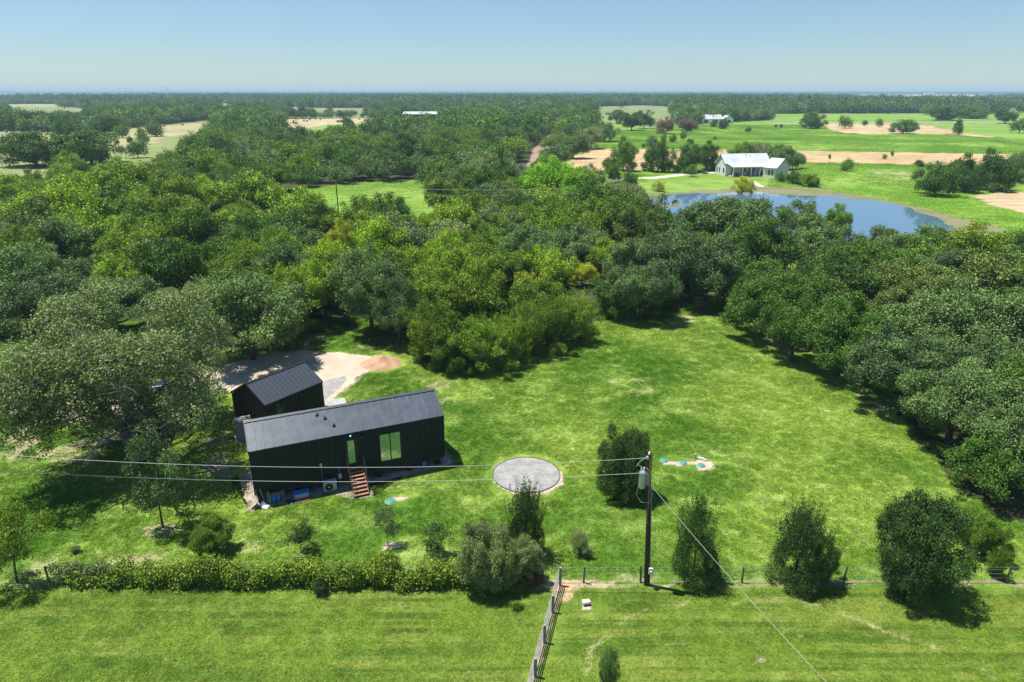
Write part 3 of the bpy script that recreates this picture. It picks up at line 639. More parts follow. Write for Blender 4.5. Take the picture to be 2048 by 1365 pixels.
# soil heap
h = W(762, 728); n = 44; m = MB(); vs = []; fs = []
for j in range(n + 1):
    for i in range(n + 1):
        x = (i / n - .5) * 2; y = (j / n - .5) * 2; r = math.hypot(x, y); k = max(0, 1 - r) ** .8
        z = .95 * k * (1 + .8 * (float(vnoise(np.array([x * 3]), np.array([y * 3]), 1, 3)[0]) - .5)) + .05 * math.sin(9 * x) * k - .01
        vs.append((x * 2.25, y * 2.0, z))
for j in range(n):
    for i in range(n): a = j * (n + 1) + i; fs.append((a, a + 1, a + n + 2, a + n + 1))
o = m.add(vs, fs).build('soil_heap', M_heap, smooth=True); o.location = (h[0], h[1], 0); tag(o, 'low heap of orange soil at the edge of the pale gravel drive', 'soil heap')
# septic lids
LIDS = [(1328, 922, .31, 'green round septic lid farthest left in the row of three near the utility pole'), (1366, 927, .30, 'green round septic lid in the middle of the row of three'), (1402, 932, .31, 'green round septic lid beside the pale concrete blocks'), (781, 1004, .36, 'green domed lid on the lawn right of the wooden front steps')]
for x, y, r, lab in LIDS:
    c = W(x, y); e = empty('septic_lid', (c[0], c[1], 0), 0, lab, 'lid', 'green septic lids on the lawn')
    MB().lathe([(r, 0), (r, .08), (r * .85, .11), (.1, .13), (.02, .13)], (0, 0, 0), 22).build('cover', M_teal, e, smooth=False)
    MB().lathe([(r + .05, -.02), (r + .05, .04), (r, .041)], (0, 0, 0), 22).build('rim', M_conc, e)
c = W(1400, 922)
for i, (dx, dy, sx, sy, sz, rz) in enumerate(((-.32, .3, .14, .12, .5, .1), (.12, .28, .5, .3, .12, -.5), (.42, .05, .3, .22, .1, .5))):
    o = MB().box(-sx / 2, sx / 2, -sy / 2, sy / 2, 0, sz).build('concrete_block', M_conc, bevel=.02); o.location = (c[0] + dx, c[1] + dy, 0); o.rotation_euler = (0, 0, rz)
    tag(o, ['upright pale post-like block behind the third green lid', 'flat pale slab lying behind the third green lid', 'small pale block right of the third green lid'][i], 'block')
c = W(1172, 1210); ub = empty('utility_box', (c[0], c[1], 0), R(12), 'small white utility box on a patch of bare soil near the rail fence', 'utility box')
MB().box(-.2, .2, -.1, .1, .1, .26).build('box', M_white, ub, bevel=.01); MB().box(-.22, .22, -.13, .13, .262, .285).build('lid', M_white, ub)
for x in (-.14, .1): MB().box(x, x + .05, -.05, .05, -.02, .098).build('leg', M_dark, ub)
# ---------------------------------------------------------------- utility poles and wires
def catenary(a, b, sag, n=40):
    a = np.array(a); b = np.array(b); return [tuple(a + (b - a) * t - np.array([0, 0, 4 * sag * t * (1 - t)])) for t in np.linspace(0, 1, n)]
PB = W(1293, 1170); PT = PB + np.array([-.42, .0, 9.1])
def pole_pt(z): return PB + (PT - PB) * (z / 9.1)
up = empty('utility_pole', tuple(PB), 0, 'tall dark wooden utility pole with a grey transformer can standing at the wire fence', 'utility pole')
L = lambda p: tuple(np.array(p) - PB)
MB().tube([L(pole_pt(-.3)), L(pole_pt(4)), L(pole_pt(9.1))], [.155, .13, .10], 14).build('shaft', M_creo, up, smooth=True)
MB().tube([L(pole_pt(z) + [.17 - .006 * z, -.06, 0]) for z in (.1, 1.5, 4, 6.5)], .03, 6).build('conduit', M_grey, up)
MB().box(.0, .26, -.33, -.2, 1.0, 1.42).build('meter_base', M_ac, up, bevel=.01)
MB().tube([(.13, -.33, 1.2), (.13, -.42, 1.2)], .09, 14).build('meter_glass', M_clear, up)
tp = pole_pt(7.35) + np.array([-.42, -.1, 0])
tf = MB().lathe([(.17, -.5), (.19, -.48), (.19, .42), (.2, .43), (.2, .5), (.15, .57), (.05, .6)], L(tp), 20).build('transformer', M_steel, up, smooth=False)
for dx in (-.09, .06): MB().lathe([(.035, 0), (.05, .03), (.03, .08), (.05, .12), (.03, .17), (.045, .2), (.01, .26)], L(tp + [dx, 0, .58]), 8).build('bushing', M_white, tf)
MB().box(*sorted((L(tp)[0] + .15, L(pole_pt(7.3))[0])), L(tp)[1] - .03, L(tp)[1] + .05, L(tp)[2] - .35, L(tp)[2] + .35).build('bracket', M_grey, up)
MB().tube([L(tp + [-.09, 0, .84]), L(tp + [-.34, 0, 1.0]), L(tp + [-.4, .05, .8]), L(tp + [-.2, .1, 1.1]), L(pole_pt(8.9))], .014, 6).tube([L(tp + [-.2, -.05, -.3]), L(tp + [-.3, -.1, -.9]), L(tp + [.0, -.2, -1.35]), L(pole_pt(5.9) + [.0, -.18, 0]), L(pole_pt(6.5) + [.2, -.1, 0])], .014, 6).tube([L(tp + [.06, 0, .84]), L(tp + [.3, -.1, .7]), L(tp + [.62, -.1, .1]), L(tp + [.58, -.1, -.6])], .012, 6).build('jumper_wire', M_cable, up)
MB().lathe([(.05, 0), (.07, .05), (.04, .09), (.06, .13), (.02, .18)], L(pole_pt(9.08) + [-.05, -.1, -.1]), 10).build('insulator', M_white, up)
MB().box(L(pole_pt(8.75))[0] - .2, L(pole_pt(8.75))[0] - .1, -.12, .06, 8.65, 8.8).build('clamp', M_steel, up)
PB2 = np.array([-34.5, 34.2, 0]); up2 = empty('utility_pole', tuple(PB2), 0, 'dark utility pole at the far left end of the two foreground wires', 'utility pole')
MB().tube([(0, 0, -.3), (0, 0, 4.5), (.05, 0, 9.1)], [.17, .15, .115], 12).build('shaft', M_creo, up2, smooth=True)
MB().lathe([(.05, 0), (.07, .05), (.04, .09), (.06, .13), (.02, .18)], (.05, 0, 9.08), 10).build('insulator', M_white, up2)
def wire(name, a, b, sag, rad, label, mat=M_cable, n=40):
    o = MB().tube(catenary(a, b, sag, n), rad, 6).build(name, mat); tag(o, label, 'wire'); return o
wire('power_line', pole_pt(8.72) + [-.15, -.03, 0], PB2 + [.05, 0, 9.1], .95, .0125, 'upper of the two long pale wires crossing the foreground to the utility pole')
wire('power_line', pole_pt(7.75) + [-.5, -.03, 0], PB2 + [.05, -.1, 8.05], .85, .0125, 'lower of the two long pale wires crossing the foreground to the transformer')
# service drop to the lower right
def solve_drop(px, py, x_pl):  # height of the ray at plan x
    d = CF + (px - 1024) / FPX * CR - (py - 682.5) / FPX * CU; t = x_pl / d[0]; return np.array([0, 0, CAMH]) + d * t
WEND = solve_drop(1700, 1405, 14.2)
wire('service_cable', pole_pt(6.95) + [.12, -.1, 0], WEND + (WEND - pole_pt(6.95)) * .25, .35, .010, 'thick twisted service cable slanting from the pole down to the lower right corner')
# far poles
def simple_pole(x, yb, h, label, arms=False, r=.14):
    p = W(x, yb); e = empty('utility_pole', tuple(p), 0, label, 'utility pole', 'distant utility poles')
    MB().tube([(0, 0, -.2), (0, 0, h)], [r, r * .75], 8).build('shaft', M_creo, e)
    MB().lathe([(.05, 0), (.08, .06), (.03, .16)], (0, 0, h), 8).build('insulator', M_white, e)
    if arms: MB().lathe([(.2, 0), (.24, .05), (.24, .8), (.1, .9)], (.32, 0, h - 1.8), 12).build('transformer', M_steel, e)
    return p
FP = [simple_pole(680, 460, 9.6, 'slim dark pole standing at the near edge of the bright meadow'), simple_pole(1250, 452, 9.2, 'slim dark pole among trees left of the pond'),
      simple_pole(922, 362, 9.5, 'distant pole with transformer in front of dark trees by the side road', True), simple_pole(1112, 345, 9.0, 'distant pole beside the red road junction'), simple_pole(802, 368, 9, 'slim pole against the dark trees at the top of the meadow'),
      simple_pole(1013, 318, 9, 'thin distant pole in front of woods left of the red road')]
def pair(a, b, ha, hb, sag, lab, r=.02):
    wire('power_line', a + [0, 0, ha], b + [0, 0, hb], sag, r, 'upper ' + lab); wire('power_line', a + [0, 0, ha - 1.2], b + [0, 0, hb - 1.2], sag, r, 'lower ' + lab)
pair(FP[0], FP[1], 9.5, 9.1, 1.2, 'wire strung over the trees from the meadow pole towards the pond', .028)
pair(FP[2], FP[3], 9.4, 8.9, .8, 'wire between the transformer pole and the road junction pole', .03)
# ---------------------------------------------------------------- fences
RF0 = W(1118, 1171); RF1 = W(1065, 1365); dirn = (RF1 - RF0)[:2]; dirn /= np.hypot(*dirn); ang = math.atan2(dirn[1], dirn[0])
rfn = empty('rail_fence', tuple(RF0), ang, 'weathered grey three-rail wooden fence running towards the camera', 'fence')
NP = 6; SP = 2.35
for k in range(NP): MB().box(-.07, .07, .0, .14, -.05, 1.22 if k else 1.32).build('post', M_wood_grey, rfn).location = (k * SP, 0, 0)
for z in (.28, .56, .84, 1.12):
    for k in range(NP - 1):
        dz = random.Random(k * 7 + int(z * 10)).uniform(-.02, .02)
        MB().box(k * SP + .005, (k + 1) * SP - .005, -.03 - .02, -.002, z - .028, z + .028 + dz).build('rail', M_wood_grey, rfn)
wf = empty('wire_fence', (-31, 33.8, 0), 0, 'old wire fence on leaning wooden posts along the soil strip', 'fence')
fpx = [(-30, 0), (100, 0), (1167, 1), (1281, 1), (1483, 1), (1685, 1), (1890, 0), (2010, 0)]
rg = random.Random(3)
for x in (*[W(q, 1164)[0] for q, _ in fpx], W(320, 1164)[0], W(540, 1164)[0], W(760, 1164)[0], W(960, 1164)[0], 32, 36, 40):
    MB().tube([(x + 31, 0, -.1), (x + 31 + rg.uniform(-.06, .06), rg.uniform(-.06, .06), 1.18)], [.065, .05], 8).build('post', M_post, wf)
for z in (.35, .65, .95, 1.12): MB().tube([(0, 0, z), (35, .02, z - .03), (72, 0, z)], .006, 5).build('strand', M_steel, wf)
def hedge_fence(pts, h, name, label, step, rr=.05):
    p0 = pts[0]; e = empty(name, (p0[0], p0[1], 0), 0, label, 'fence'); k = 0
    for a, b in zip(pts[:-1], pts[1:]):
        a = np.array(a[:2]); b = np.array(b[:2]); L_ = np.hypot(*(b - a)); n = max(1, int(L_ / step))
        for i in range(n):
            p = a + (b - a) * i / n - p0[:2]
            if k < 90: MB().tube([(p[0], p[1], 0), (p[0], p[1], h)], rr, 5).build('post', M_post, e)
            k += 1
        for z in (h * .5, h * .9): MB().tube([(*(a - p0[:2]), z), (*(b - p0[:2]), z)], rr * .35, 4).build('rail', M_post, e)
hedge_fence([W(1890, 270), W(2048, 292), W(2120, 302)], 1.3, 'pasture_fence', 'distant fence slanting between green pasture and tall grass at the right edge', 4, .08)
hedge_fence([W(1545, 244), W(1750, 243.5), W(2120, 244)], 1.5, 'roadside_fence', 'long distant post fence along the far side of the straight grey road', 9, .1)
hedge_fence([W(1700, 250), W(1900, 249.5), W(2120, 251)], 1.5, 'field_fence', 'long distant post fence along the near side of the straight grey road', 9, .1)
# ---------------------------------------------------------------- white farmhouse
FP0 = W(1464.5, 354.5); FTH = R(9)
fh = empty('farmhouse', tuple(FP0), FTH, 'white-roofed farmhouse with a deep posted porch facing the pond', 'house')
PL, PD, FD = 13.0, 3.0, 8.0     # porch length, porch depth, main depth
FE, FR_, PE = 4.0, 7.0, 3.35
W0 = -1.2; W1 = PL + 2.2
m = MB(); y0 = PD; y1 = PD + FD; ym = (y0 + y1) / 2
m.add([(W0, y0, 0), (W1, y0, 0), (W1, y1, 0), (W0, y1, 0), (W0, y0, FE), (W1, y0, FE), (W1, y1, FE), (W0, y1, FE), (W0, ym, FR_), (W1, ym, FR_)],
      [(0, 3, 2, 1), (0, 1, 5, 4), (2, 3, 7, 6), (0, 4, 8, 7, 3), (1, 2, 6, 9, 5), (4, 5, 9, 8), (8, 9, 6, 7)])
m.build('wall', M_offwhite, fh)
def roofslab(m, q, th=.18, rib=.45):
    m.slab(q, th); a, b, c, d_ = [Vector(p) for p in q]; n = max(1, int((b - a).length / rib)); nn = (b - a).cross(d_ - a).normalized() * .05
    for i in range(n + 1):
        p = a.lerp(b, i / n); q2 = d_.lerp(c, i / n); w = (b - a).normalized() * .03
        m.add([p - w, p + w, q2 + w, q2 - w, p - w + nn, p + w + nn, q2 + w + nn, q2 - w + nn], [(4, 5, 6, 7), (0, 1, 5, 4), (1, 2, 6, 5), (2, 3, 7, 6), (3, 0, 4, 7)])
m = MB(); o_ = .5; sl = (FR_ - FE) / (ym - y0)
roofslab(m, [(W0 - o_, y0, FE + .2), (W1 + .3, y0, FE + .2), (W1 + .3, ym, FR_ + .2), (W0 - o_, ym, FR_ + .2)])
roofslab(m, [(W0 - o_, ym, FR_ + .2), (W1 + .3, ym, FR_ + .2), (W1 + .3, y1 + o_, FE - o_ * sl + .2), (W0 - o_, y1 + o_, FE - o_ * sl + .2)])
rf = m.build('roof', M_wroof, fh)
m = MB(); roofslab(m, [(-.35, -.35, PE), (PL + .3, -.35, PE), (PL + 1.0, y0 + .2, FE + .26), (W0 + .4, y0 + .2, FE + .26)], .14); m.build('porch_roof', M_wroof, fh)
MB().lathe([(.1, 0), (.1, .6)], (7.2, ym - 1.2, FR_ - .6), 8).build('roof_vent', M_black, rf); MB().lathe([(.1, 0), (.1, .5)], (8.6, ym - 1.5, FR_ - .8), 8).build('roof_vent', M_black, rf)
MB().box(-.4, PL + .4, -.3, PD - .003, .02, .28).build('porch_floor', M_conc, fh)
for x in (.1, 3.4, 6.6, 9.8): MB().box(x, x + .28, -.1, .18, .283, PE - .16).build('porch_post', M_white, fh)
MB().box(-.1, PL + .1, -.14, .2, PE - .3, PE - .158).build('porch_beam', M_white, fh)
for x0, x1, z0, z1 in ((.9, 1.7, .5, 2.6), (4.6, 6.3, .4, 2.7), (7.2, 9.6, .4, 2.9), (11.0, 11.8, 1.2, 2.6)): window(fh, x0, x1, z0, z1, y0, 2 if x1 - x0 > 1 else 1, M_white, M_glass_dark, fw=.1)
def side_window(par, y0, y1, z0, z1, x, nm='side_window'):
    f = MB().box(x - .06, x, y0 - .1, y1 + .1, z0 - .1, z1 + .1).build(nm, M_white, par); MB().box(x - .09, x - .062, y0, y1, z0, z1).build('pane', M_glass_dark, f)
side_window(fh, 4.0, 4.9, 1.1, 2.6, W0); side_window(fh, 7.5, 8.2, 1.1, 2.6, W0); side_window(fh, 9.4, 10.1, .9, 2.6, W0)
# angled wing at the right
CW = W(1552.3, 337, 3.4); CX = W(1578.2, 333, 3.4); wth = math.atan2(CX[1] - CW[1], CX[0] - CW[0]); WW = float(np.hypot(*(CX - CW)[:2]))
lp = CW[:2] - FP0[:2]; lx = lp[0] * math.cos(FTH) + lp[1] * math.sin(FTH); ly = -lp[0] * math.sin(FTH) + lp[1] * math.cos(FTH)
ra = wth - FTH; ca, sa = math.cos(ra), math.sin(ra); WD = 4.4
def wp(u, v, z): return (lx + u * ca - v * sa, ly + u * sa + v * ca, z)
def add_t(m, vs, fs): m.add([wp(*q) for q in vs], fs); return m
WE, WR = 3.45, 6.1
m = MB(); add_t(m, [(0, 0, 0), (WW, 0, 0), (WW, WD, 0), (0, WD, 0), (0, 0, WE), (WW, 0, WE), (WW, WD, WE), (0, WD, WE), (WW / 2, 0, WR), (WW / 2, WD, WR)],
      [(0, 3, 2, 1), (0, 1, 5, 8, 4), (2, 3, 7, 9, 6), (0, 4, 7, 3), (1, 2, 6, 5), (4, 8, 9, 7), (8, 5, 6, 9)])
wing = m.build('wing', M_offwhite, fh)
m = MB(); o_ = .45; e_ = WE - o_ * (WR - WE) / (WW / 2)
roofslab(m, [wp(-o_, WD, e_ + .22), wp(-o_, -o_, e_ + .22), wp(WW / 2, -o_, WR + .22), wp(WW / 2, WD, WR + .22)], .16)
roofslab(m, [wp(WW / 2, WD, WR + .22), wp(WW / 2, -o_, WR + .22), wp(WW + o_, -o_, e_ + .22), wp(WW + o_, WD, e_ + .22)], .16)
m.build('wing_roof', M_wroof, wing)
m = MB()
for v in (.8, 2.0):
    add_t(m, [(-.05, v, 1.0), (-.05, v + .7, 1.0), (-.05, v + .7, 2.7), (-.05, v, 2.7), (-.005, v, 1.0), (-.005, v + .7, 1.0), (-.005, v + .7, 2.7), (-.005, v, 2.7)], [(0, 3, 2, 1), (4, 5, 6, 7), (0, 1, 5, 4), (1, 2, 6, 5), (2, 3, 7, 6), (3, 0, 4, 7)])
m.build('wing_window', M_glass_dark, wing)
m = MB(); add_t(m, [(WW / 2 - .2, -.03, 4.7), (WW / 2 + .2, -.03, 4.7), (WW / 2 + .2, -.03, 5.1), (WW / 2 - .2, -.03, 5.1), (WW / 2 - .2, -.004, 4.7), (WW / 2 + .2, -.004, 4.7), (WW / 2 + .2, -.004, 5.1), (WW / 2 - .2, -.004, 5.1)], [(0, 1, 2, 3), (7, 6, 5, 4), (0, 4, 5, 1), (1, 5, 6, 2), (2, 6, 7, 3), (3, 7, 4, 0)]); m.build('gable_vent', M_dark, wing)
# porch furniture
def fpt(x, y, z=0): return (FP0[0] + x * math.cos(FTH) - y * math.sin(FTH), FP0[1] + x * math.sin(FTH) + y * math.cos(FTH), z)
def porch_chair(x, y, rz, mat, lab):
    e = empty('porch_chair', fpt(x, y, .283), FTH + rz, lab, 'chair', 'chairs on the farmhouse porch')
    MB().box(-.35, .35, -.35, .35, .34, .46).build('seat', mat, e); MB().box(-.35, .35, .3, .42, .462, 1.0).build('backrest', mat, e)
    for a in (-.3, .25):
        for b in (-.3, .25): MB().box(a, a + .06, b, b + .06, 0, .338).build('leg', mat, e)
    for a in (-.42, .35): MB().box(a, a + .07, -.3, .3, .55, .62).build('armrest', mat, e)
porch_chair(2.2, 1.2, .3, M_black, 'dark chair on the farmhouse porch between the first and second posts'); porch_chair(5.2, 1.3, -.2, M_white, 'pale chair on the farmhouse porch between the second and third posts')
porch_chair(7.4, 1.4, .1, M_black, 'dark chair on the farmhouse porch just right of the third post'); porch_chair(8.8, 1.2, -.4, M_white, 'pale chair on the farmhouse porch just left of the fourth post')
e = empty('barbecue_grill', fpt(11.4, 1.3, .283), FTH, 'black covered barbecue grill at the right end of the farmhouse porch', 'barbecue')
MB().box(-.7, .7, -.3, .3, 0, .9).build('cabinet', M_black, e); MB().lathe([(.3, 0), (.32, .2), (.2, .42), (.05, .48)], (0, 0, .9), 12).build('lid', M_black, e)
# far white house
fp = W(1403, 248); k = math.hypot(*fp[:2]); s_ = k / FPX * .96
wh = empty('white_house', tuple(fp), R(6), 'distant low white house with pale roof and three dark windows at the field edge', 'house')
m = MB(); Lh = 40 * s_; Dh = 9; m.add([(0, 0, 0), (Lh, 0, 0), (Lh, Dh, 0), (0, Dh, 0), (0, 0, 4.2), (Lh, 0, 4.2), (Lh, Dh, 4.2), (0, Dh, 4.2), (0, Dh / 2, 7.6), (Lh, Dh / 2, 7.6)], [(0, 3, 2, 1), (0, 1, 5, 4), (2, 3, 7, 6), (0, 4, 8, 7, 3), (1, 2, 6, 9, 5)]); m.build('wall', M_white, wh)
m = MB(); roofslab(m, [(-.3, -.3, 4.1), (Lh + .3, -.3, 4.1), (Lh + .3, Dh / 2, 7.7), (-.3, Dh / 2, 7.7)], .2, 3); roofslab(m, [(-.3, Dh / 2, 7.7), (Lh + .3, Dh / 2, 7.7), (Lh + .3, Dh + .3, 4.1), (-.3, Dh + .3, 4.1)], .2, 3); m.build('roof', M_wroof, wh)
window(wh, 2.4, 6.0, .7, 3.4, 0, 1, M_white, M_glass_dark, fw=.2); window(wh, 11, 15, .7, 3.4, 0, 1, M_white, M_glass_dark, fw=.2)
m = MB(); gx0 = Lh + .8; gw = 9; m.add([(gx0, -2, 0), (gx0 + gw, -2, 0), (gx0 + gw, 7, 0), (gx0, 7, 0), (gx0, -2, 4), (gx0 + gw, -2, 4), (gx0 + gw, 7, 4), (gx0, 7, 4), (gx0 + gw / 2, -2, 7), (gx0 + gw / 2, 7, 7)], [(0, 3, 2, 1), (0, 1, 5, 8, 4), (2, 3, 7, 9, 6), (0, 4, 7, 3), (1, 2, 6, 5)]); g_ = m.build('gabled_wing', M_white, wh)
m = MB(); roofslab(m, [(gx0 - .4, 7, 3.9), (gx0 - .4, -2.3, 3.9), (gx0 + gw / 2, -2.3, 7.15), (gx0 + gw / 2, 7, 7.15)], .15, 3); roofslab(m, [(gx0 + gw / 2, 7, 7.15), (gx0 + gw / 2, -2.3, 7.15), (gx0 + gw + .4, -2.3, 3.9), (gx0 + gw + .4, 7, 3.9)], .15, 3); m.build('wing_roof', M_wroof, g_)
window(wh, gx0 + 3.8, gx0 + 6.6, .9, 3.3, -2, 1, M_white, M_glass_dark, fw=.2)
# barns
def barn(x0, x1, yb, h, dep, name, label, wallm, open_front=False, rz=0):
    a = W(x0, yb); b = W(x1, yb); Lb = float(np.hypot(*(b - a)[:2])); e = empty(name, tuple(a), rz, label, 'barn')
    m = MB(); zr = h * 1.35
    fs = [(0, 3, 2, 1), (2, 3, 7, 6), (0, 4, 8, 7, 3), (1, 2, 6, 9, 5)] + ([] if open_front else [(0, 1, 5, 4)])
    m.add([(0, 0, 0), (Lb, 0, 0), (Lb, dep, 0), (0, dep, 0), (0, 0, h), (Lb, 0, h), (Lb, dep, h), (0, dep, h), (0, dep / 2, zr), (Lb, dep / 2, zr)], fs); m.build('wall', wallm, e)
    m = MB(); roofslab(m, [(-.4, -.6, h - .1), (Lb + .4, -.6, h - .1), (Lb + .4, dep / 2, zr + .1), (-.4, dep / 2, zr + .1)], .2, 3); roofslab(m, [(-.4, dep / 2, zr + .1), (Lb + .4, dep / 2, zr + .1), (Lb + .4, dep + .6, h - .1), (-.4, dep + .6, h - .1)], .2, 3); m.build('roof', M_wroof, e)
    for i in range(5): MB().box(i * Lb / 4 - .15, i * Lb / 4 + .15, -.35, -.05, 0, h - .35).build('post', M_grey, e)
    if not open_front: MB().box(Lb * .35, Lb * .6, -.04, -.003, 0, h * .75).build('door', M_red, e)
    return e
barn(806, 873, 240, 5.6, 26, 'barn', 'long white-roofed open barn with red machinery in front, beyond the central woods', M_offwhite, True)
barn(380, 430, 214.5, 7, 40, 'barn', 'very distant flat pale-roofed barn at the upper left', M_offwhite)
def shedlet(x, y, w, lab):
    a = W(x, y); s = math.hypot(*a[:2]) / FPX; barn(x - w / 2, x + w / 2, y, 1.9 * s + 1, 7 * s, 'farm_building', lab, M_white)
for x, y, w, lab in ((12, 198.5, 12, 'tiny white farm building near the horizon at the far left edge'), (1612, 192.5, 9, 'tiny white farm building near the horizon above the far white house'), (1860, 190.5, 16, 'tiny long white building near the horizon at the right'), (2000, 193, 10, 'tiny white building near the horizon close to the right edge'), (1480, 194.8, 14, 'tiny pale building in a row near the horizon above the far white house')): shedlet(x, y, w, lab)
# red machinery by the barn and drilling rig in the hay field
p = W(838, 243); e = empty('red_tractor', tuple(p), R(10), 'small red tractor parked in front of the distant open barn', 'tractor')
MB().box(-2, 1.2, -.7, .7, .8, 1.7).build('body', M_red, e); MB().box(-.2, 1.4, -.8, .8, 1.702, 3.0).build('cab', M_glass_dark, e)
for x, r in ((-1.5, .55), (.9, .9)):
    for y in (-1.0, .75): MB().tube([(x, y, r), (x, y + .3, r)], r, 16).build('wheel', M_rubber, e)
p = W(593, 249); e = empty('drilling_rig', tuple(p), R(15), 'small rusty red rig with upright mast in the hay field beyond the woods', 'rig')
m = MB()
for x in (-.9, .9):
    for y in (-.9, .9): m.tube([(x, y, 0), (x * .45, y * .45, 8.5)], .12, 6)
for z in (1.5, 3, 4.5, 6, 7.5):
    q = .9 - .06 * z; m.tube([(-q, -q, z), (q, -q, z), (q, q, z), (-q, q, z), (-q, -q, z)], .08, 5); m.tube([(-q, -q, z), (q, -q, z + 1.4)], .06, 5)
m.build('mast', M_red, e); MB().box(-3, 1.2, -1.2, 1.2, .4, 1.5).build('platform', M_red, e); MB().box(-3.0, -1.6, -.9, .9, 1.503, 3.4).build('housing', M_red, e)
p = W(681, 246); e = empty('hay_machine', tuple(p), R(-20), 'red farm machine with tall thin pole at the right end of the middle hay field', 'machine')
MB().box(-3.5, 3.5, -1.2, 1.2, .6, 2.2).build('body', M_red, e); MB().tube([(.5, 0, 2.2), (.6, 0, 9)], .12, 6).build('pole', M_creo, e)
for x in (-2.3, 2.0): MB().tube([(x, -1.4, .6), (x, -1.1, .6)], .6, 14).build('wheel', M_rubber, e)
p = W(337, 191.5); e = empty('radio_mast', tuple(p), 0, 'thin radio mast rising over the horizon at the upper left', 'mast')
m = MB()
for a in range(3): m.tube([(1.4 * math.cos(a * 2.09), 1.4 * math.sin(a * 2.09), 0), (.5 * math.cos(a * 2.09), .5 * math.sin(a * 2.09), 52)], .42, 5)
m.build('lattice', M_grey, e); MB().tube([(0, 0, 52), (0, 0, 60)], .3, 5).build('antenna', M_grey, e)
# hay bales
BALES = [(13, 266, 0), (18, 272, 0), (79, 267, 0), (250, 272.5, 1), (153, 258, 1), (140, 262, 1), (328, 254, 1), (365, 251, 1), (566, 245, 2), (569, 243, 2), (573, 241, 2), (608, 243, 2), (614, 244, 2), (620, 241, 2), (631, 240, 2), (641, 240.5, 2), (719, 240, 3), (735, 241, 3), (744, 240, 3), (120, 288, 1), (309, 249, 1), (295, 258, 1)]
bm_ = MB()
nb = 20
bm_.tube([(0, -.85, .88), (0, -.83, .88), (0, .83, .88), (0, .85, .88)], [.84, .9, .9, .84], nb)
bale_mesh = None
DSC = ['round straw bale on the hay strip at the left picture edge', 'round straw bale among scattered dark trees at upper left', 'round straw bale near the red rig in the middle hay field', 'round straw bale near the open barn']
for i, (x, y, g) in enumerate(BALES):
    p = W(x, y)
    if bale_mesh is None: o = bm_.build('hay_bale', M_hay, smooth=False); bale_mesh = o.data
    else: o = link('hay_bale', bale_mesh)
    o.location = (p[0], p[1], 0); o.rotation_euler = (0, 0, rg.uniform(-.6, 1.2)); tag(o, DSC[g], 'hay bale', ['bales at the left edge', 'bales between the left trees', 'bales around the red rig', 'bales near the barn'][g])
# parked car under the oak
p = W(330, 797); e = empty('parked_car', tuple(p), R(22), 'black car parked under the big live oak on the pale track', 'car')
m = MB(); prof = [(-2.3, .45), (-2.35, .8), (-2.25, 1.05), (-1.5, 1.12), (-.85, 1.62), (.95, 1.68), (1.95, 1.55), (2.3, 1.05), (2.35, .5)]
vs = []; 
for y, sc in ((-.92, .96), (-.8, 1), (.8, 1), (.92, .96)): vs += [(x * (1 if abs(y) < .9 else .985), y if z < 1.12 else y * .84, .45 + (z - .45) * (1 if abs(y) < .9 else .93)) for x, z in prof]
n = len(prof); fs = [tuple(range(n))[::-1], tuple(range(3 * n, 4 * n))]
for j in range(3):
    for i in range(n): fs.append((j * n + i, j * n + (i + 1) % n, (j + 1) * n + (i + 1) % n, (j + 1) * n + i))
m.add(vs, fs).build('body', M_carpaint, e, bevel=.03)
MB().add([(-1.42, -.6, 1.2), (-1.42, .6, 1.2), (-.92, .58, 1.62), (-.92, -.58, 1.62)], [(0, 3, 2, 1)]).build('windscreen', M_glass_dark, e).location = (-.05, 0, .04)
for y in (-.80, .78): MB().box(-.7, 1.7, y, y + .02, 1.15, 1.48).build('side_window', M_glass_dark, e)
for x in (-1.45, 1.45):
    for y in (-.95, .72):
        w = MB().tube([(x, y, .36), (x, y + .23, .36)], .36, 18).build('wheel', M_rubber, e); MB().tube([(x, y - .01, .36), (x, y + .24, .36)], .2, 12).build('rim', M_steel, w)
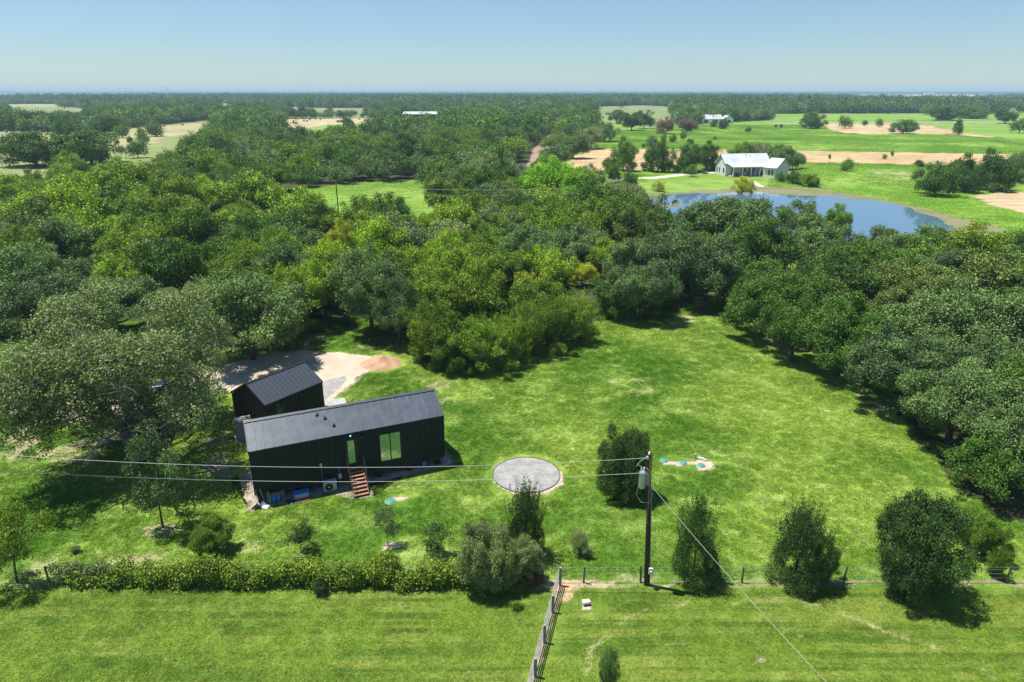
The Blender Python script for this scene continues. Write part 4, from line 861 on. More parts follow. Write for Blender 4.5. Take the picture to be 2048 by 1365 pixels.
# two distant vehicles on the straight grey road and pale ones near the farmhouse
# ---------------------------------------------------------------- vegetation
def unit(v): return v / (np.linalg.norm(v, axis=-1, keepdims=True) + 1e-9)
def leaves(C, Rr, n, size, rg, sprig=7, up=.25, inner=.72, extra=None, spread=1.2):
    """small diamond leaves grown in sprigs over the skins of many foliage clumps; C centres (k,3), Rr radii (k,3)"""
    w = (Rr.prod(1)) ** (2 / 3); w /= w.sum(); ns = int(n / sprig * 1.5)
    li = rg.choice(len(C), ns, p=w); d = rg.normal(size=(ns, 3)); d[:, 2] += up; d = unit(d)
    p = C[li] + d * Rr[li] * (rg.uniform(.72, 1.12, (ns, 1)) ** 1.0)
    dn = unit(d / Rr[li]); keep = np.ones(ns, bool)
    for a in range(0, len(C)):
        q = (((p - C[a]) / Rr[a]) ** 2).sum(1); keep &= ~((q < inner ** 2) & (li != a))
    p = p[keep]; dn = dn[keep]; d = d[keep]
    if extra is not None: p = np.concatenate([p, extra[0]]); dn = np.concatenate([dn, extra[1]])
    ns = min(len(p), int(n / sprig)); sel = rg.permutation(len(p))[:ns]; p = p[sel]; dn = dn[sel]
    P = np.repeat(p, sprig, 0) + rg.normal(size=(ns * sprig, 3)) * size * spread; D = np.repeat(dn, sprig, 0)
    nn = unit(D * .6 + rg.normal(size=P.shape) * .8 + np.array([0, 0, .3])); t = unit(np.cross(nn, rg.normal(size=P.shape))); b = np.cross(nn, t)
    s = size * rg.uniform(.65, 1.35, (len(P), 1))
    V = np.stack([P + t * s * .6, P + b * s * .34, P - t * s * .6, P - b * s * .34], 1).reshape(-1, 3)
    lv = np.clip(np.repeat(rg.uniform(0, 1, ns), sprig) * .55 + rg.uniform(0, .45, len(P)), 0, 1)
    return V, lv
def lobes(shape, rg):
    P = dict(round=((0, 0, .92), (1, 1, .66), 11, 34, -.7), oak=((0, 0, .78), (1, 1, .55), 15, 60, -.35), tall=((0, 0, 1.0), (.9, .9, .85), 11, 34, -.75), vine=((0, 0, .72), (1, 1, .62), 12, 48, -.9), young=((0, 0, 1.35), (.95, .95, .85), 3, 26, -.95), ball=((0, 0, .74), (1, 1, .74), 18, 60, -.95))
    c0, e, k1, k2, zmin = P.get(shape, ((0, 0, .72), (1, 1, .72), 13, 34, -.95)); c0 = np.array(c0, float); e = np.array(e); C = []; Rr = []
    if shape in ('cone', 'spire'):
        for i in range(46 if shape == 'cone' else 80):
            z = rg.uniform(.03, 1) ** (.8 if shape == 'cone' else 1.3); r = ((1 - z) * .75 + .05) * (1 if shape == 'cone' else 1.25); a = rg.uniform(0, 6.28); C.append([r * math.cos(a) * .8, r * math.sin(a) * .8, .12 + z * 1.35]); q = .12 + .2 * (1 - z); Rr.append([q, q, q * .9])
        return np.array(C), np.array(Rr)
    p1, p2, p3 = rg.uniform(0, 6.28, 3); a1, a2, a3 = rg.uniform(.08, .26), rg.uniform(.05, .16), rg.uniform(.04, .12); tilt = rg.normal(size=2) * .12
    if shape == 'ball': a1 *= .25; a2 *= .25; a3 *= .3; tilt = tilt * .2
    for i in range(k1 + k2):
        while True:
            d = unit(rg.normal(size=3))
            if d[2] > zmin: break
        big = i < k1; f = rg.uniform(.40, .70) if big else rg.uniform(.72, 1.04); az = math.atan2(d[1], d[0])
        irr = 1 + a1 * math.sin(2 * az + p1) + a2 * math.sin(3 * az + p2) + a3 * math.sin(5 * az + p3) + .12 * math.sin(4 * d[2] + p2)
        C.append(c0 + d * e * f * irr + np.array([0, 0, tilt[0] * d[0] + tilt[1] * d[1]])); r = rg.uniform(.22, .38) if big else rg.uniform(.08, .21)
        if shape == 'oak': r *= .85
        if shape == 'young': r = rg.uniform(.14, .30)
        Rr.append([r * rg.uniform(.85, 1.2), r * rg.uniform(.85, 1.2), r * rg.uniform(.62, .9)])
    if shape not in ('young', 'cone'):
        n1 = len(C)
        for i in range(90):
            k = rg.integers(k1, n1); d = unit(rg.normal(size=3) + [0, 0, .25]); C.append(C[k] + d * np.array(Rr[k]) * .95); r = rg.uniform(.05, .10); Rr.append([r, r, r * .8])
    if shape != 'young': C.append(c0 - [0, 0, .05]); Rr.append([.5, .5, .36]) if shape != 'oak' else Rr.append([.3, .3, .2])
    return np.array(C), np.array(Rr)
def shoots(rg, k, n, c0=(0, 0, .72), e=(1, 1, .72), ln=.35):
    P = []; D = []
    for i in range(k):
        d = unit(rg.normal(size=3) + [0, 0, .6]); a = np.array(c0) + d * e * .8; g = unit(d * .5 + rg.normal(size=3) * .25 + [0, 0, 1.1]); L_ = ln * rg.uniform(.5, 1.2)
        for j in range(n): P.append(a + g * L_ * j / n); D.append(unit(rg.normal(size=3)))
    return np.array(P), np.array(D)
def trunk_mesh(shape, C, rg, n=6, th=.055, limbs=9):
    m = MB(); h = .45 if shape != 'oak' else .32
    if shape == 'young': h = .75; th = .035
    if shape in ('bush', 'wispy', 'vine', 'ball'): h = .18
    if shape in ('cone', 'spire'): m.tube([(0, 0, -.05), (0, 0, 1.2)], [th, .01], n)
    else:
        lean = rg.normal(size=2) * .05; top_ = np.array([lean[0], lean[1], h]); m.tube([(0, 0, -.05), tuple(top_ * [.4, .4, .5]), tuple(top_)], [th * 1.25, th, th * .9], n)
        for i in rg.choice(len(C), min(limbs, len(C)), replace=False):
            c = C[i]; mid = top_ * .45 + c * .55 + np.array([0, 0, -.08]) + rg.normal(size=3) * .05
            m.tube([tuple(top_ - [0, 0, .02]), tuple(mid), tuple(c * .97)], [th * .65, th * .4, th * .16], max(4, n - 1))
    me = bpy.data.meshes.new('trunk'); me.from_pydata(m.v, [], m.f); me.polygons.foreach_set('use_smooth', [True] * len(m.f)); me.materials.append(M_bark); return me
PROTO = {}
LOD = {'hi': (56000, .033), 'mid': (20000, .052), 'low': (2300, .135)}
def proto(shape, var, lod):
    key = (shape, var, lod)
    if key in PROTO: return PROTO[key]
    rg = np.random.default_rng(hash((['round', 'oak', 'tall', 'vine', 'bush', 'wispy', 'cone', 'young', 'ball', 'spire'].index(shape), var)) % 100000 + 11)
    C, Rr = lobes(shape, rg); n, s = LOD[lod]
    if shape in ('wispy', 'spire'): n = int(n * .62)
    if shape == 'young': n, s = (3200, .085) if var < 2 else (9000, .055)
    ex = None
    if shape in ('wispy', 'spire'):
        ex = shoots(rg, 110 if lod != 'low' else 30, 18 if lod == 'hi' else 7, e=(.8, .8, .7), ln=.62); Rr = Rr * .78
    if shape in ('round', 'tall', 'bush'): ex = shoots(rg, 26, 7 if lod == 'hi' else 4, ln=.22, c0=(0, 0, .85))
    V, lv = leaves(C, Rr, n, s, rg, extra=ex, sprig=7 if lod != 'low' else 4)
    cm = quads_mesh('crown', V, lv, LC['mid']); tm = trunk_mesh(shape, C, rg, 7 if lod == 'hi' else 5, limbs=12 if lod == 'hi' else 6)
    PROTO[key] = (cm, tm); return PROTO[key]
TREES = []; RT = random.Random(7)
HT_U = {'round': 1.62, 'oak': 1.35, 'tall': 1.9, 'vine': 1.42, 'bush': 1.5, 'wispy': 1.75, 'cone': 1.6, 'young': 2.25, 'ball': 1.5, 'spire': 1.6}
def tree(x, y, r, h, shape, sp, label, cat='tree', group=None, name=None, lod=None, var=None, bark=None, z=0):
    d = math.hypot(x, y, ); pr = r / d * FPX; lod = lod or ('hi' if pr > 62 else 'mid' if pr > 15 else 'low')
    if lod == 'hi': var = RT.randrange(4) if var is None else var
    else: var = RT.randrange(5) if var is None else var
    if shape in ('cone', 'vine'): var = var % 2
    cm, tm = proto(shape, var, lod)
    name = name or {'oak': 'oak_tree', 'round': 'broadleaf_tree', 'tall': 'broadleaf_tree', 'vine': 'vine_covered_tree', 'bush': 'bush', 'wispy': 'shrub', 'cone': 'cedar_tree', 'young': 'young_tree', 'ball': 'bush', 'spire': 'shrub'}[shape]
    e = empty(name, (x, y, z), RT.uniform(0, 6.28), label, cat, group); e.scale = (r, r, h / HT_U[shape])
    link('trunk', tm, e, bark or (M_bark_pale if sp in ('silver',) else M_bark)); link('crown', cm, e, LC[sp])
    TREES.append((x, y, r)); return e
def tree_base(bx, by, ytop, w, shape, sp, label, **k):
    b = W(bx, by); dep = b[1] * CF[1] - CAMH * CF[2]; r = w / 2 * dep / FPX; ym = (by + ytop) / 2
    phi = R(PITCH) + math.atan((ym - 682.5) / FPX); E = (by - ytop) * dep / FPX
    if shape in ('bush', 'vine', 'wispy', 'ball') and E / 2 > r * math.sin(phi) * 1.1:
        c = math.sqrt((E / 2) ** 2 - (r * math.sin(phi)) ** 2) / math.cos(phi); p = W(bx, ym, c * .92)
        return tree(p[0], p[1], r, 2 * c, shape, sp, label, **k)
    d = CF - (ytop - 682.5) / FPX * CU; h = CAMH + d[2] * (b[1] + .15 * r) / d[1]
    return tree(b[0], b[1], r, max(h, .4), shape, sp, label, **k)
def tree_top(cx, yt, w, kk, shape, sp, label, **k):
    h = 8.
    for _ in range(12):
        p = W(cx, yt, h * .95); dep = np.dot(p - [0, 0, CAMH], CF); r = w / 2 * dep / FPX; h = max(2, min(12.5, kk * 2 * r))
    return tree(p[0], p[1], r, h, shape, sp, label, **k)
# --- the big live oak with sprawling pale limbs
rg2 = np.random.default_rng(77)
OB = W(277, 925)
def big_oak():
    e = empty('oak_tree', tuple(OB), 0, 'huge sprawling live oak with forked trunk and twisting pale limbs left of the black house', 'tree')
    tr = MB(); C = []; Rr = []
    tops = []
    def limb(p, d, L_, r, depth):
        p = np.array(p, float); pts = [p.copy()]; rads = [r]; d = unit(np.array(d, float)); k = 5
        for i in range(k):
            d = unit(d + rg2.normal(size=3) * .22 + np.array([0, 0, .06 if p[2] < 5 else (-.06 if p[2] > 10.5 else .0)])); p = p + d * L_ / k; pts.append(p.copy()); rads.append(r * (1 - .55 * (i + 1) / k))
        if p[0] > 7.0 or (p[0] > 4.6 and p[1] > 1.2 and depth > 0):
            C.append(pts[0] + [0, 0, .3]); q = rg2.uniform(.7, 1.1); Rr.append([q, q, q * .65]); return
        tr.tube([tuple(q) for q in pts], rads, 7 if depth < 2 else 5)
        if depth == 1:
            C.append(p + [0, 0, .3]); q = rg2.uniform(.9, 1.4); Rr.append([q, q, q * .6])
        if depth >= 2:
            C.append(p + [0, 0, .25]); q = rg2.uniform(.9, 1.5); Rr.append([q, q, q * .62]); C.append(pts[-2] + rg2.normal(size=3) * .5); q = rg2.uniform(.6, 1.0); Rr.append([q, q, q * .6])
        if depth < 3:
            nb_ = 4 if depth == 0 else 3
            for j in range(nb_):
                a = pts[int(rg2.integers(2, 6))]; dd = unit(d + rg2.normal(size=3) * [.85, .85, .35]); limb(a, dd, L_ * rg2.uniform(.55, .72), rads[3] * .72, depth + 1)
    forks = [((.0, .0, 0), (-.25, .1, 1), 3.0, .5), ((.55, .3, 0), (.45, .2, 1), 4.0, .36)]
    for b, d, L_, r in forks:
        d = unit(np.array(d, float)); q = np.array(b) + d * L_; tr.tube([tuple(np.array(b) - [0, 0, .2]), tuple(np.array(b) + d * L_ * .5), tuple(q)], [r * 1.25, r, r * .9], 10); tops.append((q, r))
    for (q, r), angs in zip(tops, ((-2.9, 2.5, 1.9, -2.2, 1.2, 2.95), (-.35, -.9, 1.6, -1.7, .9))):
        for a in angs: limb(q - [0, 0, .3], (math.cos(a), math.sin(a), rg2.uniform(.42, 1.1)), rg2.uniform(5.8, 7.2), r * .62, 0)
    C = np.array(C); Rr = np.array(Rr); k = (C[:, 2] > 2.6) & (C[:, 0] > -15) & (C[:, 0] < 7.2) & ~((C[:, 0] > 6.3) & (C[:, 1] > 1.5)) & (C[:, 1] > np.where(C[:, 0] < -3, -7.0, -4.5)) & (C[:, 1] < 12) & (C[:, 2] > 4.6 - 2.6 * (np.hypot(C[:, 0], C[:, 1]) > 5.5)); C = C[k]; Rr = Rr[k]; C[:, 2] = np.minimum(C[:, 2], 12.4); ax, ay, _ = Spx(C + OB); k = ~((np.abs(ax - 332) < 46) & (np.abs(ay - 776) < 30)) & ~((ay > 838) & (ax > 120)); C = C[k]; Rr = Rr[k]
    tr.build('trunk', M_bark_oak, e, smooth=True)
    V, lv = leaves(C, Rr, 150000, .150, rg2, up=.3, inner=.6); link('crown', quads_mesh('crown', V, lv, LC['grey']), e)
    TREES.append((OB[0], OB[1], 9.5))
big_oak()
# --- individually described trees and shrubs: base x, base y, top y, crown width (photo pixels)
NEAR = [
 (326, 1056, 868, 104, 'young', 'oak', 'young slender oak with bare lower trunk in front of the big live oak', 'oak_tree'),
 (34, 1165, 1012, 112, 'young', 'olive', 'small yellow-green tree with thin leaning trunk at the left edge by the fence', None),
 (425, 1110, 1030, 88, 'bush', 'mid', 'rounded green shrub just behind the left part of the hedge', None),
 (603, 1106, 1040, 52, 'young', 'deep', 'tiny dark tree behind the hedge below the wooden steps', None),
 (776, 1090, 1010, 40, 'young', 'silver', 'spindly pale sapling on a bare soil spot below the green domed lid', 'sapling'),
 (878, 1122, 1048, 62, 'young', 'deep', 'small dark twiggy tree at the hedge between pale sapling and vine-covered bush', None),
 (978, 1186, 1054, 116, 'vine', 'vine', 'tall bush smothered in pale flowering vine at the right end of the hedge', None),
 (1036, 1172, 1082, 88, 'vine', 'vine', 'lower right lobe bush of pale vine beside the tall vine-covered bush', None),
 (1050, 1110, 978, 92, 'spire', 'deep', 'dark spiky upright shrub below the round gravel pad', None),
 (1068, 1172, 1135, 44, 'vine', 'dead', 'low rusty brown dead bush at the right end of the hedge', None),
 (1248, 1000, 866, 98, 'ball', 'deep', 'dense rounded dark bush left of the utility pole', None),
 (1160, 1112, 1060, 42, 'wispy', 'silver', 'small pale wispy shrub alone on the lawn below the gravel pad', None),
 (1385, 1160, 1006, 102, 'spire', 'deep', 'tall spiky dark shrub right of the utility pole behind the slanting cable', None),
 (1588, 1162, 1018, 118, 'spire', 'deep', 'pointed dark shrub at the fence, left half of the pair', None),
 (1642, 1174, 1068, 84, 'wispy', 'deep', 'lower rounder dark shrub at the fence, right half of the pair', None),
 (1840, 1208, 1010, 164, 'ball', 'deep', 'large round dark bush standing in the paddock at the lower right', None),
 (1218, 1385, 1298, 46, 'wispy', 'oak', 'sapling cut by the bottom edge of the picture right of the rail fence', 'sapling'),
 (1998, 1158, 1098, 40, 'wispy', 'mid', 'small leafy stump sprout at the fence near the right edge', None),
 (1935, 1085, 1000, 80, 'wispy', 'mid', 'light scrubby growth between the large round bush and the right woods', None),
 (1975, 1120, 1035, 75, 'bush', 'mid', 'green scrub at the foot of the right-hand oaks above the fence', None),
 (268, 1172, 1140, 34, 'bush', 'hedge', 'small leafy clump at the foot of the left fence near the hedge start', None),
 (640, 1192, 1158, 30, 'wispy', 'deep', 'small dark weed drooping out of the front of the hedge', None),
 (150, 1108, 1090, 20, 'wispy', 'silver', 'tiny grey weed on the lawn behind the left fence', None),
 # group in the grove that juts into the lawn
 (868, 735, 600, 125, 'wispy', 'olive', 'olive shrub tree at the left front corner of the jutting grove', None),
 (912, 742, 640, 100, 'bush', 'mid', 'green bush second from the left along the front of the jutting grove', None),
 (958, 748, 632, 128, 'wispy', 'mid', 'foremost full green shrub tree of the jutting grove', None),
 (1008, 738, 630, 104, 'wispy', 'olive', 'olive shrub tree right of the foremost one in the jutting grove', None),
 (1052, 718, 600, 100, 'wispy', 'olive', 'upright yellowish shrub tree in the right half of the jutting grove', None),
 (1098, 702, 588, 96, 'wispy', 'mid', 'upright green shrub tree near the right end of the jutting grove', None),
 (1150, 690, 586, 92, 'wispy', 'olive', 'last upright shrub tree at the right corner of the jutting grove', None),
 # oak by the drive
 (505, 718, 562, 218, 'oak', 'oak', 'broad grey-green oak overhanging the back edge of the gravel drive', None),
 (418, 690, 582, 72, 'cone', 'olive', 'dark feathery cedar left of the broad oak by the drive', None),
 (745, 668, 488, 150, 'tall', 'oak', 'tall dark grey-green tree above the orange soil heap', None),
 (800, 690, 545, 95, 'tall', 'oak', 'narrow grey-green tree between the tall dark tree and the jutting grove', None),
 (686, 560, 452, 82, 'round', 'yellow', 'feathery yellow-green willow-like tree below the dark pole in the meadow', None),
 (648, 505, 430, 56, 'round', 'oak', 'small round grey-green tree just left of the meadow pole', None),
]
for bx, by, yt, w, shp, sp, lab, nm in NEAR:
    tree_base(bx, by, yt, w, shp, sp, lab, var=(0 if w < 70 else 2) if shp == 'young' else None, cat='tree' if 'tree' in lab or 'oak' in lab or 'cedar' in lab else ('sapling' if 'sapling' in lab else 'shrub'), name=nm, lod='hi')
MID = [
 (95, 392, 150, .75, 'oak', 'bright', 'wide flat bright green crown at the left edge of the woods'), (130, 316, 80, .8, 'round', 'bright', 'lighter green crown below the two dark oaks at upper left'), (240, 336, 130, .7, 'oak', 'bright', 'broad light green crown right of and below the dark meadow-edge oaks'),
 (495, 344, 125, .85, 'tall', 'bright', 'bright green rounded tree beside the left end of the meadow'), (576, 392, 130, .85, 'round', 'bright', 'bright bushy tree at the lower left corner of the meadow'), (190, 402, 66, .9, 'round', 'silver', 'small silvery tree in the left woods'),
 (50, 418, 120, .85, 'round', 'brown', 'brownish olive tree at the left edge of the woods'), (250, 425, 95, .9, 'tall', 'dark', 'very dark tree in the middle of the left woods'), (360, 400, 95, .85, 'round', 'olive', 'olive tree with brownish top in the left woods'),
 (40, 505, 200, .75, 'oak', 'oak', 'large grey-green oak at the left edge behind the big live oak'), (150, 530, 90, .85, 'oak', 'oak', 'smaller grey-green oak right of the left-edge oak'), (235, 520, 105, .8, 'round', 'bright', 'yellowish bushy crown behind the big live oak'),
 (345, 492, 130, .95, 'oak', 'dark', 'dark dense oak shading the small lawn opening, left half'), (425, 497, 105, .95, 'oak', 'dark', 'dark dense oak shading the small lawn opening, right half'), (570, 500, 145, .9, 'round', 'oak', 'blue-grey rounded tree right of the broad oak by the drive'),
 (60, 560, 200, .62, 'oak', 'oak', 'grey-green live oak canopy merging behind the big live oak at far left'), (205, 572, 180, .62, 'oak', 'oak', 'grey-green live oak canopy directly behind the big live oak'),
 (720, 405, 82, .9, 'round', 'olive', 'dark olive tree right of the meadow pole'), (770, 400, 90, .9, 'round', 'dark', 'dark tree with ragged top right of the meadow pole'), (905, 403, 95, 1.15, 'tall', 'bright', 'light green tree with pale visible trunk in the middle of the woods'), (852, 432, 80, 1.0, 'round', 'bright', 'light green lower crown left of the pale-trunked tree'),
 (985, 422, 100, .9, 'vine', 'silver', 'greyish vine-draped tree right of the pale-trunked tree'), (1045, 412, 105, .8, 'round', 'olive', 'olive rounded tree below the lime green tree, left'), (900, 492, 95, .95, 'tall', 'bright', 'yellow-green upright tree behind the jutting grove, left'), (960, 480, 95, 1.0, 'tall', 'olive', 'olive upright tree behind the jutting grove, centre'),
 (1010, 495, 90, 1.0, 'tall', 'mid', 'green upright tree behind the jutting grove, right'), (955, 548, 60, 1.3, 'tall', 'bright', 'narrow bright crown rising inside the jutting grove'), (1065, 555, 75, .9, 'round', 'yellow', 'yellowish leafy crown at the right back of the jutting grove'), (860, 520, 70, 1.0, 'tall', 'bright', 'bright crown at the left back of the jutting grove'),
 (1030, 572, 95, .95, 'round', 'mid', 'green crown filling the middle of the jutting grove'), (985, 590, 80, 1.0, 'tall', 'olive', 'olive crown inside the jutting grove behind its foremost shrub'), (1085, 560, 80, .95, 'round', 'olive', 'olive crown inside the right half of the jutting grove'),
 (1102, 322, 120, 1.0, 'tall', 'lime', 'vivid lime green tree, the tallest and brightest in the woods'), (1168, 350, 105, .8, 'round', 'lime', 'lime green tree leaning against the right side of the brightest tree'), (1062, 352, 60, 1.1, 'tall', 'lime', 'narrow lime green crown on the left side of the brightest tree'),
 (958, 344, 95, .85, 'round', 'dark', 'dark green tree left of the lime green tree'), (895, 368, 85, .8, 'round', 'olive', 'yellow-olive tree at the right end of the meadow'), (1035, 332, 52, .95, 'vine', 'silver', 'grey vine-draped small tree at the road junction'), (1238, 364, 90, .7, 'vine', 'vine', 'pale vine-draped thicket right of the lime green trees'),
 (1262, 348, 30, 1.0, 'round', 'dark', 'tiny dark tree on the pale farm drive'), (1150, 438, 120, .6, 'round', 'olive', 'low olive crown in the woods below the lime trees'), (1200, 398, 90, .8, 'round', 'olive', 'dark olive tree under the right end of the far wire'), (1250, 402, 80, .85, 'round', 'dark', 'dark ragged tree near the pond left bank'),
 (1185, 462, 100, .8, 'round', 'oak', 'greyish tree with bare twigs in the middle woods'), (1228, 492, 85, .85, 'round', 'bright', 'yellow-green tree above the small lawn bay'), (1165, 532, 50, .9, 'round', 'yellow', 'small tree with bright yellow top in the middle woods'), (1310, 402, 95, .85, 'round', 'brown', 'brownish green tree at the left tip of the pond'),
 (1285, 540, 130, .85, 'oak', 'oak', 'dark grey-green oak along the back of the lawn'), (1225, 560, 90, .9, 'bush', 'dark', 'dark bushy tree at the back lawn edge right of the jutting grove'), (1440, 405, 180, .75, 'oak', 'oak', 'large grey-green oak standing in front of the pond'), (1395, 480, 165, .85, 'oak', 'oak', 'dark grey oak at the back right corner of the lawn'),
 (1545, 445, 165, .75, 'round', 'dark', 'deep green broad tree below the pond'), (1608, 405, 92, 1.0, 'tall', 'oak', 'upright grey-green tree silhouetted against the pond'), (1680, 412, 58, 1.25, 'tall', 'mid', 'spiky upright tree silhouetted against the pond, right of centre'), (1782, 458, 50, 1.1, 'tall', 'mid', 'small spiky tree top against the right part of the pond'),
 (1720, 470, 150, .7, 'round', 'oak', 'grey-green crown under the right part of the pond'), (1480, 555, 60, 1.3, 'tall', 'dark', 'dark upright tree at the far right corner of the lawn'),
 (1560, 555, 185, .72, 'oak', 'dark', 'wide dark oak overhanging the far right lawn edge'), (1660, 530, 180, .7, 'oak', 'dark', 'dark oak crown behind the wide lawn-edge oak'), (1760, 498, 160, .7, 'oak', 'dark', 'dark green oak crown below the pond right end'), (1840, 475, 140, .7, 'round', 'mid', 'green crown at the right end of the pond'), (1945, 462, 130, .75, 'vine', 'olive', 'bushy olive crown at the right end of the pond near the picture edge'), (2025, 470, 90, .8, 'round', 'dark', 'dark tree at the right picture edge below the pond'),
 (1700, 622, 185, .80, 'oak', 'dark', 'dark oak whose shade falls on the right lawn edge'), (1600, 620, 130, .9, 'oak', 'dark', 'dark oak at the right lawn edge next to its shadow'), (1850, 545, 200, .65, 'oak', 'brown', 'wide brownish olive oak in the right woods'), (2000, 520, 150, .7, 'oak', 'brown', 'brownish olive oak near the right picture edge'), (1820, 590, 150, .7, 'oak', 'brown', 'brownish twiggy oak behind the pale grey oak'),
 (1950, 600, 230, .72, 'oak', 'oak', 'large pale grey-green oak at the right edge of the picture'), (1835, 690, 200, .78, 'oak', 'oak', 'large grey-green oak bulging toward the lawn from the right woods'), (2035, 690, 170, .85, 'oak', 'oak', 'grey-green oak cut by the right picture edge'), (1930, 745, 200, .85, 'oak', 'oak', 'nearest big oak of the right woods, its crown nearly reaching the fence'),
 (2040, 820, 190, .85, 'oak', 'oak', 'big oak cut by the right edge above the scrub'), (1985, 900, 130, .85, 'oak', 'dark', 'dark low oak behind the scrub at the right edge'), 
 (60, 270, 125, .62, 'bush', 'dark', 'broad dark oak at upper left in front of the hay strip'), (172, 268, 122, .66, 'bush', 'dark', 'domed dark oak standing against the pale hay field at upper left'), (120, 243, 50, .8, 'bush', 'dark', 'rounded dark oak beyond the domed oak at upper left'), (270, 285, 32, 1.0, 'round', 'dark', 'dark tree at the edge of the upper left pasture'), (284, 265, 22, 1.1, 'round', 'mid', 'small tree on the hay strip at upper left'), (258, 275, 12, 1.1, 'round', 'mid', 'tiny tree touching a straw bale'), (233, 281, 9, 1.1, 'round', 'mid', 'tiniest lone bush in the upper left pasture'), (308, 248, 32, .8, 'vine', 'oak', 'rounded vine-draped tree in the hay field at upper left'), (281, 258, 12, 1.2, 'round', 'mid', 'slim small tree between two hay strips'), (240, 254, 28, .8, 'round', 'mid', 'pair of bushes at the hay field edge'),
 (405, 215, 72, .8, 'bush', 'dark', 'tall dark tree mass beyond the left hay strip'), (480, 218, 80, .6, 'vine', 'oak', 'wide vine-draped thicket beyond the woods left of centre'), (540, 225, 60, .7, 'vine', 'oak', 'vine-draped thicket left of the middle hay field'), (205, 232, 60, .8, 'vine', 'dark', 'dark vine-covered tree by the hay strip'),
 (478, 284, 55, .8, 'round', 'silver', 'silvery rounded tree standing out in the upper woods'), (640, 278, 60, .8, 'round', 'mid', 'round green crown in the upper woods'),
 (1250, 288, 56, 1.0, 'bush', 'mid', 'tree left of the pair in front of the orange hay strip'), (1225, 318, 44, .9, 'bush', 'mid', 'low bush at the left foot of the hay strip trees'), (1318, 288, 58, 1.0, 'bush', 'dark', 'dark rounded tree in front of the orange hay strip'), (1378, 294, 66, .8, 'bush', 'dark', 'dark bushy tree left of the farmhouse, left part'), (1422, 294, 60, .8, 'bush', 'dark', 'dark bushy tree left of the farmhouse, right part'),
 (1304, 275, 24, .9, 'bush', 'oak', 'round dark bush in the tall grass beyond the orange hay strip'), (1346, 272, 14, 1.0, 'bush', 'mid', 'small green bush in the tall grass field'), (1367, 264, 13, 1.4, 'tall', 'mid', 'small upright tree in the tall grass field'), (1378, 279, 8, 1.0, 'bush', 'mid', 'tiny bush in the tall grass field'), (1287, 289, 7, 1.0, 'bush', 'mid', 'tiny bush at the edge of the orange hay strip'), (1329, 270, 6, 1, 'bush', 'mid', 'tiniest bush in the left end of the tall grass'), (1430, 274, 7, 1, 'bush', 'mid', 'lone tiny bush in the tall grass below the far white house'),
 (1330, 240, 36, .8, 'vine', 'lilac', 'mauve-leaved thicket left of the far white house'), (1375, 238, 36, .8, 'vine', 'lilac', 'mauve and green thicket next to the far white house'), (1428, 243, 12, 1, 'bush', 'dark', 'small dark bush in front of the far white house, left one'), (1447, 241, 20, .9, 'bush', 'dark', 'dark bush in front of the far white house, right one'), (1497, 256, 11, .8, 'bush', 'dark', 'dark weed bush in tall grass right of the far white house'),
 (1480, 292, 50, .8, 'round', 'mid', 'green tree behind the farmhouse roof, left'), (1525, 288, 56, .75, 'vine', 'silver', 'pale vine-draped tree behind the farmhouse roof'), (1568, 292, 54, .9, 'vine', 'oak', 'dark vine-draped tree behind the right end of the farmhouse'), (1590, 304, 36, 1.0, 'vine', 'oak', 'vine-draped tree to the right behind the farmhouse'),
 (1488, 357, 40, .8, 'bush', 'yellow', 'rounded yellow-green willow bush at the pond edge before the farmhouse'), (1318, 366, 22, .8, 'bush', 'yellow', 'small yellow-green bush on the left bank of the pond'), (1385, 331, 20, 1.2, 'tall', 'mid', 'young tree on the grass left of the farmhouse'), (1562, 348, 20, .9, 'bush', 'mid', 'shrub in front of the farmhouse right wing'), (1590, 345, 34, .75, 'bush', 'dark', 'dark shrub at the right corner of the farmhouse'), (1622, 351, 40, .6, 'bush', 'mid', 'low green shrub right of the farmhouse'),
 (1696, 322, 22, 1.0, 'bush', 'mid', 'bush at the lower edge of the orange hay strip right of the farmhouse'), (1770, 310, 8, 1.1, 'bush', 'mid', 'tiny bush on the orange hay strip, left of two'), (1785, 304, 6, 1.3, 'bush', 'mid', 'tiny bush on the orange hay strip, right of two'), (1660, 310, 5, 1.1, 'bush', 'mid', 'tiniest bush on the orange hay strip'), (1840, 323, 18, .7, 'bush', 'dark', 'low dark bush left of the big bushes at the right edge'),
 (1880, 328, 78, .85, 'bush', 'dark', 'big dark bush beyond the right end of the pond, left one'), (1930, 322, 70, .9, 'bush', 'dark', 'big dark bush beyond the right end of the pond, middle one'), (1990, 316, 80, .85, 'bush', 'dark', 'big dark bush beyond the right end of the pond near the picture edge'), (2035, 310, 60, .95, 'bush', 'oak', 'big dark bush cut by the right picture edge above the cut hay'),
 (1628, 228, 44, .68, 'bush', 'mid', 'rounded bright tree between the highway and the tall grass'), (1693, 236, 24, .9, 'round', 'mid', 'small spreading tree on the far cut field, left'), (1760, 240, 15, 1.0, 'round', 'oak', 'small tree on the far cut field, middle'), (1731, 242, 10, 1.1, 'round', 'mid', 'tiny tree on the far cut field by the road'), (1812, 241, 52, .52, 'bush', 'dark', 'wide dark bush on the far cut field'), (1920, 240, 22, 1.35, 'cone', 'dark', 'dark pointed cedar at the edge of the far green pasture'), (1563, 250, 6, 1.1, 'bush', 'dark', 'tiny bush at the far edge of the tall grass'), (1552, 250, 5, 1.1, 'bush', 'dark', 'tiniest bush at the far edge of the tall grass'),
